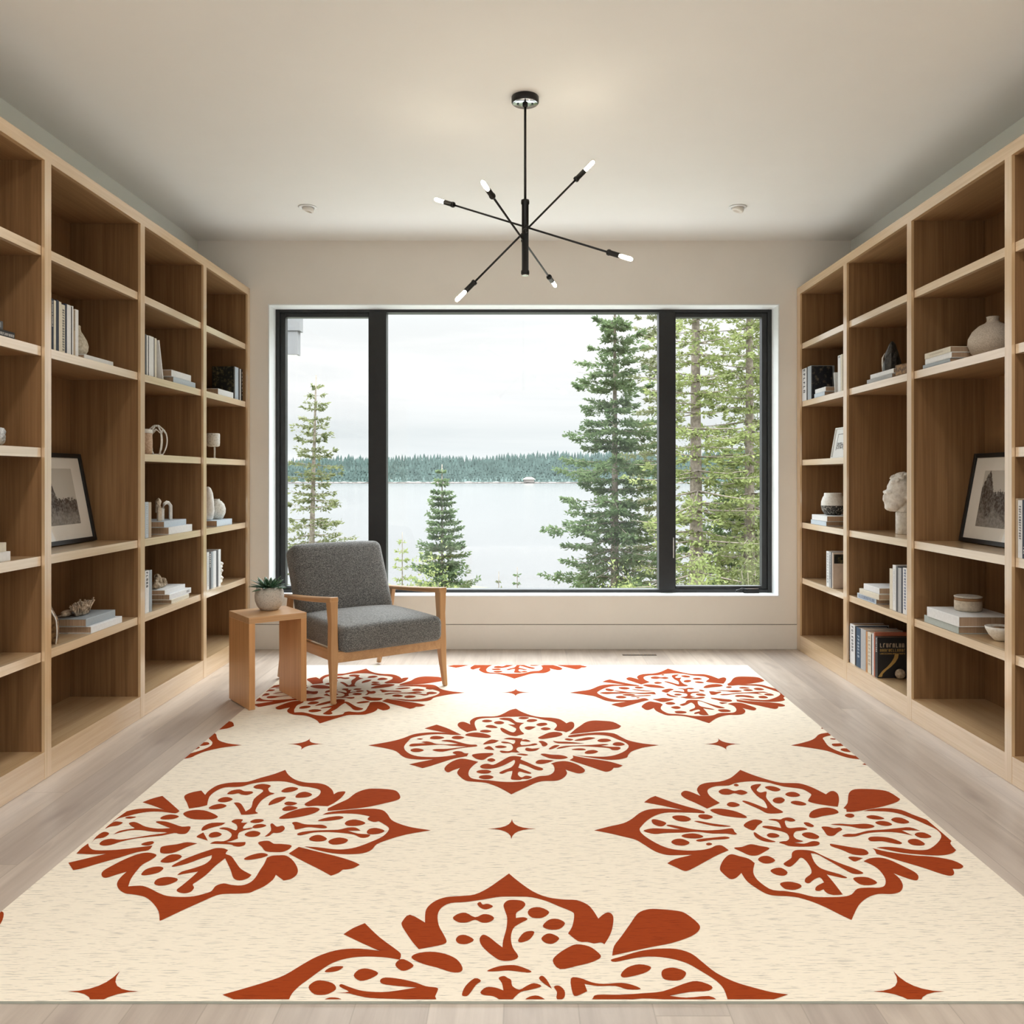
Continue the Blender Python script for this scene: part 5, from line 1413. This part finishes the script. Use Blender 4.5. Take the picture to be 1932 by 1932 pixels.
# ---------- nearest bay (cut by the picture edge)
g = 'books standing at the far right edge'
stand_row(1, 1.857, S4, [
    (1915.8, 1920.4, .222, .16, 'tan', 'tan speckled book nearest the upright at the far right edge', None),
    (1920.4, 1928.6, .216, .16, 'white', 'white book with dark lettering at the far right edge', ('ink', .9, .3, .5)),
    (1928.6, 1937.0, .218, .16, 'navy', 'navy book cut off by the right edge of the picture', ('letterwhite', .2, .05, .5))], g)
# ================================================================ OUTSIDE
LAKE = -6.9
m, nt, b_ = new_mat('lake_water')
tcx = obj_coords(nt, (0.02, 0.006, 1)); nz = noise(nt, tcx, 1.0, 4, 0.6)
lk(nt, ramp(nt, nz, [(0.3, (0.060, 0.060, 0.060)), (0.7, (0.074, 0.073, 0.072))]), b_.inputs['Base Color'])
b_.inputs['Roughness'].default_value = 0.18
b_.inputs['Specular IOR Level'].default_value = 0.5
wv = noise(nt, obj_coords(nt, (0.9, 0.5, 1)), 1.0, 3, 0.6); bump(nt, b_, wv, 0.10, 0.05)
M['lake'] = m
b = MB(); b.add([(-1500, 55, LAKE), (1500, 55, LAKE), (1500, 1010, LAKE), (-1500, 1010, LAKE)], [(0, 1, 2, 3)])
o = b.build('lake', M['lake']); tag(o, 'pale calm lake beyond the window', 'lake', kind='stuff')
# sloping bank below the house
m = plain('bank_grass', (0.075, 0.08, 0.045), 0.95, var=0.4, scale=2.5)
b = MB(); K = 16; L_ = []
for j in range(K + 1):
    t = j / K; y = 6.2 + t * 60
    zb = -0.7 - 3.6 * min(1, (y - 6.2) / 14) - 2.8 * max(0, (y - 20.2) / 46)
    for i in range(K + 1):
        x = -45 + 90 * i / K
        L_.append((x, y, zb + 0.12 * math.sin(i * 1.7 + j * 2.3)))
b.add(L_, [(j * (K + 1) + i, j * (K + 1) + i + 1, (j + 1) * (K + 1) + i + 1, (j + 1) * (K + 1) + i) for j in range(K) for i in range(K)], 0, True)
o = b.build('grass_bank', m); struct(o, 'grassy bank falling from the house to the lake')
def bank_z(y):
    return -0.7 - 3.6 * min(1, (y - 6.2) / 14) - 2.8 * max(0, (y - 20.2) / 46)

M['far_forest'] = plain('haze_tinted_conifers', (0.055, 0.078, 0.070), 0.95, var=0.35, scale=0.08, spec=0.1)  # blue-green of distance haze mixed into the tree colour
M['far_ground'] = plain('haze_tinted_hillside', (0.05, 0.070, 0.064), 0.95, var=0.2, scale=0.02, spec=0.1)  # hill ground carries the same haze tint in its colour
M['shore'] = plain('rocky_shore', (0.17, 0.15, 0.135), 0.9, var=0.3, scale=0.15)
def ridge(x):
    # height of the wooded ridge across the bay (metres above the lake), rising to the right
    t = (x + 320) / 640
    return 22 + 13 * max(0, min(1.2, t)) + 1.5 * math.sin(x * 0.021) + 1.0 * math.sin(x * 0.047 + 1)
b = MB(); xs = [-700 + 20 * i for i in range(71)]
V_ = []
for x in xs:
    R_ = ridge(x)
    V_ += [(x, 1000, LAKE - 0.5), (x, 1006, LAKE + 2.0), (x, 1060, LAKE + R_ * 0.55), (x, 1130, LAKE + R_), (x, 1300, LAKE + R_ * 0.6)]
b.add(V_, [(i * 5 + j, i * 5 + 5 + j, i * 5 + 6 + j, i * 5 + 1 + j) for i in range(70) for j in range(4)], 0, True)
o = b.build('far_hill', M['far_ground']); struct(o, 'low wooded hill across the lake')
b = MB(); rf = random.Random(21)
b.box(-700, 700, 996, 1001, LAKE, LAKE + 1.7)
for i in range(160):
    x = rf.uniform(-330, 330); s_ = rf.uniform(0.8, 3.2)
    b.ellip((x, 997, LAKE + 0.6), (s_ * 2, 2, s_ * 0.55), 6, 4)
o = b.build('far_shore', M['shore']); struct(o, 'pale rocky shoreline across the lake')
rnp = np.random.default_rng(5)
vs, fs = [], []
def cone(x, y, z, h, r):
    o_ = len(vs)
    for (zz0, zz1, rr) in ((0.0, 0.62, 1.0), (0.40, 1.0, 0.62)):
        base = len(vs); n = 5; a0 = rf.random() * 6
        for i in range(n):
            a = a0 + 2 * PI * i / n; q = rr * r * rf.uniform(0.75, 1.15)
            vs.append((x + q * math.cos(a), y + q * math.sin(a), z + h * zz0))
        vs.append((x, y, z + h * zz1))
        for i in range(n):
            fs.append((base + i, base + (i + 1) % n, base + n))
for row in range(13):
    y = 1006 + row * 10.5
    x = -520 + rf.random() * 4
    while x < 560:
        R_ = ridge(x)
        zz = LAKE + 2 + (R_ * 0.55 - 2) * (y - 1006) / 54 if y < 1060 else LAKE + R_ * (0.55 + 0.45 * (y - 1060) / 70)
        h = rf.uniform(7.5, 13) * (0.75 if row < 2 else 1)
        cone(x, y + rf.uniform(-4, 4), zz - 0.5, h, h * rf.uniform(0.22, 0.36))
        x += rf.uniform(2.8, 5.2)
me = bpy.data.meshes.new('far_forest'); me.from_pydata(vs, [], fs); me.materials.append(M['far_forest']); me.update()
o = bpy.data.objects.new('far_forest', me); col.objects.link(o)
tag(o, 'dense conifer forest across the lake, haze-tinted blue-green', 'forest', kind='stuff')
hs = tag(empty('lakeside_cabin', (8.0, 998, LAKE + 1.6)), 'tiny pale cabin on the far shore of the lake', 'cabin')
b = MB(); b.box(-6, 6, -3, 3, 0, 3.2); b.build('wall', M['shore'], hs)
b = MB(); b.add([(-7.5, -4, 3.2), (7.5, -4, 3.2), (7.5, 4, 3.2), (-7.5, 4, 3.2), (-3, 0, 5.8), (3, 0, 5.8)], [(0, 1, 5, 4), (1, 2, 5), (2, 3, 4, 5), (3, 0, 4), (3, 2, 1, 0)])
b.build('roof', M['pebble'], hs)

# ---------------------------------------------------------------- trees
def leaf_mat(name, c1, c2, trans=0.45):
    m = bpy.data.materials.new(name); m.use_nodes = True; nt = m.node_tree; nt.nodes.clear()
    out = N(nt, 'ShaderNodeOutputMaterial'); d = N(nt, 'ShaderNodeBsdfDiffuse'); t = N(nt, 'ShaderNodeBsdfTranslucent'); ms = N(nt, 'ShaderNodeMixShader')
    f = noise(nt, obj_coords(nt), 2.2, 4, 0.7)
    c = ramp(nt, f, [(0.35, c1), (0.65, c2)])
    lk(nt, c, d.inputs[0]); lk(nt, c, t.inputs[0]); ms.inputs[0].default_value = trans
    lk(nt, d.outputs[0], ms.inputs[1]); lk(nt, t.outputs[0], ms.inputs[2]); lk(nt, ms.outputs[0], out.inputs[0])
    return m
M['needle_dark'] = leaf_mat('spruce_needles', (0.065, 0.100, 0.045), (0.165, 0.215, 0.105))
M['needle_olive'] = leaf_mat('olive_needles', (0.085, 0.100, 0.045), (0.20, 0.21, 0.105))
M['needle_yellow'] = leaf_mat('yellow_green_needles', (0.135, 0.165, 0.060), (0.30, 0.33, 0.135))
M['treebark'] = stone('tree_bark', (0.12, 0.095, 0.075), (0.27, 0.225, 0.18), 12, 0.95, 0.5, 0.35, 0.65)

def grow(name, label, base, H, R, rt, nwhorl, seed, mat, bottom=0.12, droop=0.25, power=0.9, size=0.10, dens=70, per=6, clump=0.0, lean=0.0, ragged=0.25, group='conifers outside the window', topcut=1.0, twist=0.0):
    """a conifer: tapered trunk with whorled branches, and its needle sprays"""
    R_ = np.random.default_rng(seed)
    root = tag(empty(name, base), label, 'tree', group)
    tb_ = MB()
    pts = [(lean * H * t ** 1.3, 0.02 * H * math.sin(t * 3) * twist, H * t) for t in np.linspace(0, topcut, 12)]
    tb_.tube(pts, [rt * (1 - 0.93 * t) + 0.008 for t in np.linspace(0, topcut, 12)], 9)
    P0, D0, SZ = [], [], []
    for w in range(nwhorl):
        t = bottom + (min(topcut, 0.985) - bottom) * (w + R_.uniform(-0.3, 0.3)) / nwhorl
        t = min(max(t, bottom), 0.985)
        length0 = R * ((1 - t) / (1 - bottom)) ** power + 0.03 * R
        nb = per if t < 0.9 else max(3, per - 2)
        a0 = R_.uniform(0, 2 * PI)
        for k in range(nb):
            L = length0 * R_.uniform(1 - ragged * 1.6, 1 + ragged * 0.7)
            a = a0 + 2 * PI * k / nb + R_.uniform(-0.35, 0.35)
            up = 0.25 * (t - 0.3) - droop * (1 - t) + R_.uniform(-0.12, 0.12)
            o = np.array([lean * H * t ** 1.3, 0, H * t])
            dirh = np.array([math.cos(a), math.sin(a), 0.0])
            def pos(s, L=L, o=o, dirh=dirh, up=up):
                return o + dirh * L * s + np.array([0, 0, L * (up * s - 0.18 * s * s + 0.22 * s ** 3)])
            br = max(0.004, rt * 0.16 * (1 - t) + 0.004)
            tb_.tube([pos(s) for s in (0, 0.35, 0.7, 1.0)], [br, br * 0.7, br * 0.4, br * 0.15], 4)
            n = int(dens * L / max(R, 0.01) * (0.6 + 0.4 * R_.random())) + 6
            s = R_.random(n) ** 0.75 * 0.86 + 0.14
            if clump:
                cn = max(2, int(4 + 5 * R_.random())); cc = R_.random(cn) * 0.8 + 0.2
                s = np.clip(cc[R_.integers(0, cn, n)] + R_.normal(0, 0.045 / max(clump, 0.2), n), 0.08, 1.05)
            ctr = np.array([pos(q) for q in s])
            side = np.array([-dirh[1], dirh[0], 0.0])
            lat = R_.normal(0, 1, n) * (0.16 * L * (1.15 - s))
            ctr = ctr + side[None, :] * lat[:, None] + np.array([0, 0, 1.0])[None, :] * (R_.normal(-0.02, 0.035, n) * min(1.0, L))[:, None] - np.abs(lat)[:, None] * np.array([0, 0, 0.25])[None, :]
            d = dirh[None, :] * 0.7 + side[None, :] * (np.sign(lat) * R_.uniform(0.1, 0.9, n))[:, None] + R_.normal(0, 0.38, (n, 3))
            d[:, 2] += R_.uniform(-0.2, 0.25, n)
            d /= np.linalg.norm(d, axis=1)[:, None]
            P0.append(ctr); D0.append(d); SZ.append(size * R_.uniform(0.6, 1.4, n))
    P = np.concatenate(P0); D = np.concatenate(D0); S = np.concatenate(SZ)[:, None]
    n = len(P)
    rv = R_.normal(0, 1, (n, 3)); Sd = np.cross(D, rv); Sd /= np.linalg.norm(Sd, axis=1)[:, None]
    w = 0.20
    V = np.empty((n, 4, 3)); V[:, 0] = P; V[:, 1] = P + D * S * 0.5 + Sd * S * w; V[:, 2] = P + D * S; V[:, 3] = P + D * S * 0.5 - Sd * S * w
    me = bpy.data.meshes.new('needles')
    me.vertices.add(n * 4); me.vertices.foreach_set('co', V.reshape(-1))
    me.loops.add(n * 4); me.loops.foreach_set('vertex_index', np.arange(n * 4, dtype=np.int32))
    me.polygons.add(n); me.polygons.foreach_set('loop_start', np.arange(n, dtype=np.int32) * 4)
    me.update(calc_edges=True); me.materials.append(mat)
    fo = bpy.data.objects.new('needles', me); col.objects.link(fo); fo.parent = root
    tb_.build('trunk', M['treebark'], root, fixn=False)
    return root

def tree_at(px, Y, top_py, halfpx, **kw):
    """base point on the bank; height and spread follow from the distance"""
    x = (px - VX) / F_PX * Y
    zb = bank_z(Y) - 0.1
    ztop = CAM_H - (top_py - VY) / F_PX * Y
    return dict(base=(x, Y, zb), H=ztop - zb, R=halfpx / F_PX * Y, **kw)

grow('conifer', 'thin ragged conifer seen through the left casement', **tree_at(583, 22, 708, 92, rt=0.115, nwhorl=30, seed=3, mat=M['needle_olive'], bottom=0.28, droop=0.16, power=0.72, size=0.105, dens=95, per=5, clump=1.2, ragged=0.4, lean=0.022))
grow('conifer', 'small full fir right of the armchair beyond the glass', **tree_at(834, 26, 876, 84, rt=0.06, nwhorl=30, seed=8, mat=M['needle_dark'], bottom=0.08, droop=0.06, power=0.85, size=0.105, dens=230, per=8, ragged=0.28, clump=0.35))
grow('conifer', 'faint thin sapling just right of the left mullion', **tree_at(759, 24, 1004, 46, rt=0.022, nwhorl=15, seed=10, mat=M['needle_yellow'], bottom=0.15, droop=-0.25, power=0.8, size=0.10, dens=26, per=5, ragged=0.3))
grow('conifer', 'tiny sapling tip at the bottom middle, left one of two', **tree_at(941, 24, 1078, 22, rt=0.015, nwhorl=10, seed=12, mat=M['needle_olive'], bottom=0.3, droop=-0.3, power=0.8, size=0.08, dens=16, per=4))
grow('conifer', 'tiny sapling tip at the bottom middle, right one of two', **tree_at(976, 24, 1070, 18, rt=0.015, nwhorl=10, seed=13, mat=M['needle_dark'], bottom=0.3, droop=-0.1, power=0.8, size=0.08, dens=16, per=4))
grow('conifer', 'big dark spruce left of the right mullion', **tree_at(1160, 25, 520, 128, rt=0.15, nwhorl=36, seed=5, mat=M['needle_dark'], bottom=0.10, droop=0.18, power=0.62, size=0.125, dens=330, per=7, ragged=0.42, clump=0.55))
grow('conifer', 'olive conifer half hidden behind the right mullion', **tree_at(1243, 29, 470, 92, rt=0.11, nwhorl=34, seed=15, mat=M['needle_olive'], bottom=0.12, droop=0.12, power=0.55, size=0.13, dens=140, per=6, clump=1.0, ragged=0.35))
grow('conifer', 'tall thick-trunked conifer in the right casement, left trunk', **tree_at(1317, 22, 150, 125, rt=0.215, nwhorl=52, seed=17, mat=M['needle_yellow'], bottom=0.10, droop=0.10, power=0.35, size=0.12, dens=105, per=5, clump=1.3, ragged=0.45, twist=1))
grow('conifer', 'tall conifer in the right casement, right trunk', **tree_at(1414, 23, 120, 120, rt=0.17, nwhorl=54, seed=19, mat=M['needle_yellow'], bottom=0.08, droop=0.10, power=0.35, size=0.12, dens=150, per=6, clump=1.2, ragged=0.4))
grow('conifer', 'dense olive conifer at the right edge of the window', **tree_at(1478, 27, 300, 130, rt=0.14, nwhorl=46, seed=23, mat=M['needle_olive'], bottom=0.08, droop=0.12, power=0.4, size=0.13, dens=190, per=7, ragged=0.35))
grow('conifer', 'young green conifer between the two right trunks', **tree_at(1382, 30, 830, 78, rt=0.07, nwhorl=28, seed=25, mat=M['needle_dark'], bottom=0.06, droop=0.12, power=0.6, size=0.15, dens=170, per=7, ragged=0.35))
def shrub(label, px, Y, top_py, hw_px, seed, mat, n=2600, size=0.09):
    R_ = np.random.default_rng(seed)
    x = (px - VX) / F_PX * Y; zb = bank_z(Y) - 0.1; zt = CAM_H - (top_py - VY) / F_PX * Y
    root = tag(empty('shrub', (x, Y, zb)), label, 'shrub', 'shrubs on the bank')
    h = zt - zb; r = hw_px / F_PX * Y
    P = R_.normal(0, 1, (n, 3)); P /= np.linalg.norm(P, axis=1)[:, None]; P *= (R_.random(n) ** 0.4)[:, None]
    P[:, 2] = np.abs(P[:, 2])
    bumpy = 1 + 0.22 * np.sin(P[:, 0] * 9 + seed) * np.cos(P[:, 1] * 7)
    P = P * np.array([r, r, h])[None, :] * bumpy[:, None]
    D = R_.normal(0, 1, (n, 3)); D[:, 2] += 0.6; D /= np.linalg.norm(D, axis=1)[:, None]
    S = (size * R_.uniform(0.6, 1.5, n))[:, None]
    Sd = np.cross(D, R_.normal(0, 1, (n, 3))); Sd /= np.linalg.norm(Sd, axis=1)[:, None]
    V = np.empty((n, 4, 3)); V[:, 0] = P; V[:, 1] = P + D * S * .5 + Sd * S * .25; V[:, 2] = P + D * S; V[:, 3] = P + D * S * .5 - Sd * S * .25
    me = bpy.data.meshes.new('foliage'); me.vertices.add(n * 4); me.vertices.foreach_set('co', V.reshape(-1))
    me.loops.add(n * 4); me.loops.foreach_set('vertex_index', np.arange(n * 4, dtype=np.int32))
    me.polygons.add(n); me.polygons.foreach_set('loop_start', np.arange(n, dtype=np.int32) * 4); me.update(calc_edges=True); me.materials.append(mat)
    fo = bpy.data.objects.new('foliage', me); col.objects.link(fo); fo.parent = root
    st = MB()
    for k in range(5):
        a = k * 1.3; st.tube([(0, 0, 0), (0.25 * r * math.cos(a), 0.25 * r * math.sin(a), h * 0.4), (0.5 * r * math.cos(a), 0.5 * r * math.sin(a), h * 0.8)], [0.03, 0.02, 0.006], 5)
    st.build('stems', M['treebark'], root, fixn=False)
shrub('yellow-green shrub low in the right casement, left of the far trunk', 1330, 19, 1040, 52, 31, M['needle_yellow'], 5200)
shrub('olive shrub at the bottom right corner of the window', 1425, 19, 1010, 52, 33, M['needle_olive'], 5200)
shrub('pale shrub at the foot of the big spruce', 1175, 21, 1078, 60, 35, M['needle_yellow'], 3000)
shrub('yellow-green shrub at the foot of the small fir', 815, 23, 1052, 66, 37, M['needle_yellow'], 3200)

b = MB(); b.box(-4.5, 4.5, YB + 0.26, 8.7, -0.50, -0.35)  # added slab, out of view, reflects sky light up to the ceiling
struct(b.build('bounce_slab', plain('pale_bounce', (0.46, 0.45, 0.43), 0.9)), 'added unseen pale slab below the window, bouncing sky light inside')
# neighbouring roof corner seen at the top of the left casement
rc_ = tag(empty('roof_corner', (-2.6, 7.6, 2.2)), 'grey clad roof corner outside, top left of the window', 'building')
M['cladding'] = plain('grey_cladding', (0.12, 0.118, 0.118), 0.7, var=0.05)
M['soffit'] = plain('pale_soffit', (0.60, 0.60, 0.58), 0.8)
b = MB(); b.box(-1.2, 0.625, 0.0, 0.10, 0.035, 0.24); b.build('fascia', M['cladding'], rc_)
b = MB(); b.box(-1.2, 0.645, -0.01, 0.11, 0.243, 0.75); b.build('upper_cladding', M['cladding'], rc_)
b = MB(); b.box(-1.2, 0.615, 0.01, 0.40, 0.025, 0.0345); b.build('soffit_board', M['soffit'], rc_)

# ================================================================ SKY AND LIGHT
w = bpy.data.worlds.new('overcast_sky'); scene.world = w; w.use_nodes = True
nt = w.node_tree; nt.nodes.clear()
out = N(nt, 'ShaderNodeOutputWorld'); bg = N(nt, 'ShaderNodeBackground'); lk(nt, bg.outputs[0], out.inputs[0])
tc = N(nt, 'ShaderNodeTexCoord'); sep = N(nt, 'ShaderNodeSeparateXYZ'); lk(nt, tc.outputs['Generated'], sep.inputs[0])
mp = N(nt, 'ShaderNodeMapping'); mp.inputs['Scale'].default_value = (3.0, 3.0, 26.0); lk(nt, tc.outputs['Generated'], mp.inputs[0])
cl = noise(nt, mp.outputs[0], 1.0, 5, 0.55, 0.3)
elev = ramp(nt, sep.outputs[2], [(0.0, (0.94, 0.97, 0.98)), (0.025, (0.93, 0.955, 0.965)), (0.05, (0.80, 0.84, 0.855)), (0.085, (0.965, 0.97, 0.975)), (0.13, (1.0, 1.0, 1.0))])
cloud = ramp(nt, cl, [(0.35, (0.90, 0.92, 0.93)), (0.62, (1.02, 1.02, 1.02))])
base = mix(nt, 1.0, elev, cloud, 'MULTIPLY')
hi = ramp(nt, sep.outputs[2], [(0.15, (1, 1, 1)), (0.45, (0.90, 0.96, 1.0))])
base = mix(nt, 1.0, base, hi, 'MULTIPLY')
lk(nt, base, bg.inputs[0])
mr = N(nt, 'ShaderNodeMapRange'); mr.interpolation_type = 'SMOOTHSTEP'
lk(nt, sep.outputs[2], mr.inputs[0])
mr.inputs[1].default_value = 0.16; mr.inputs[2].default_value = 0.75
mr.inputs[3].default_value = SKY_LO; mr.inputs[4].default_value = SKY_HI
lk(nt, mr.outputs[0], bg.inputs[1])

def area(name, loc, rot, sx, sy, power, color, shape='RECTANGLE', spread=PI):
    l = bpy.data.lights.new(name, 'AREA'); l.energy = power; l.color = color; l.shape = shape; l.size = sx; l.size_y = sy; l.spread = spread
    o = bpy.data.objects.new(name, l); o.location = loc; o.rotation_euler = rot; col.objects.link(o)
    return o
# added fill lights for a brighter room, unseen, above and behind the viewer
for x in (-1.26, 1.26):
    for y in (2.35, 0.55, -1.2):
        area('added_fill_light', (x, y, ZC - 0.012), (0, 0, 0), 0.24, 0.24, FILL_W, (1.0, 0.97, 0.92), 'DISK', math.radians(150))
# daylight entering through the panes (sky portal)
p = area('window_portal', (0.01, YB + 0.26, 1.335), (-PI / 2, 0, 0), 3.42, 1.95, 1.0, (1, 1, 1))
p.data.cycles.is_portal = True
sun = bpy.data.lights.new('hazy_sun', 'SUN'); sun.energy = SUN_E; sun.angle = math.radians(20); sun.color = (1.0, 0.97, 0.92)
so = bpy.data.objects.new('hazy_sun', sun); col.objects.link(so)
so.rotation_euler = Vector(SUN_DIR).to_track_quat('-Z', 'Y').to_euler()

scene.view_settings.view_transform = 'Standard'
scene.view_settings.look = 'None'
scene.view_settings.gamma = 1.0
scene.view_settings.use_curve_mapping = False
scene.view_settings.exposure = EXPO
scene.cycles.use_denoising = True
scene.cycles.max_bounces = 7
scene.cycles.diffuse_bounces = 4
scene.cycles.glossy_bounces = 3
scene.cycles.use_adaptive_sampling = True
scene.cycles.adaptive_threshold = 0.045
scene.cycles.adaptive_min_samples = 16
scene.cycles.transparent_max_bounces = 12
scene.cycles.caustics_reflective = False
scene.cycles.caustics_refractive = False
scene.cycles.sample_clamp_indirect = 6.0
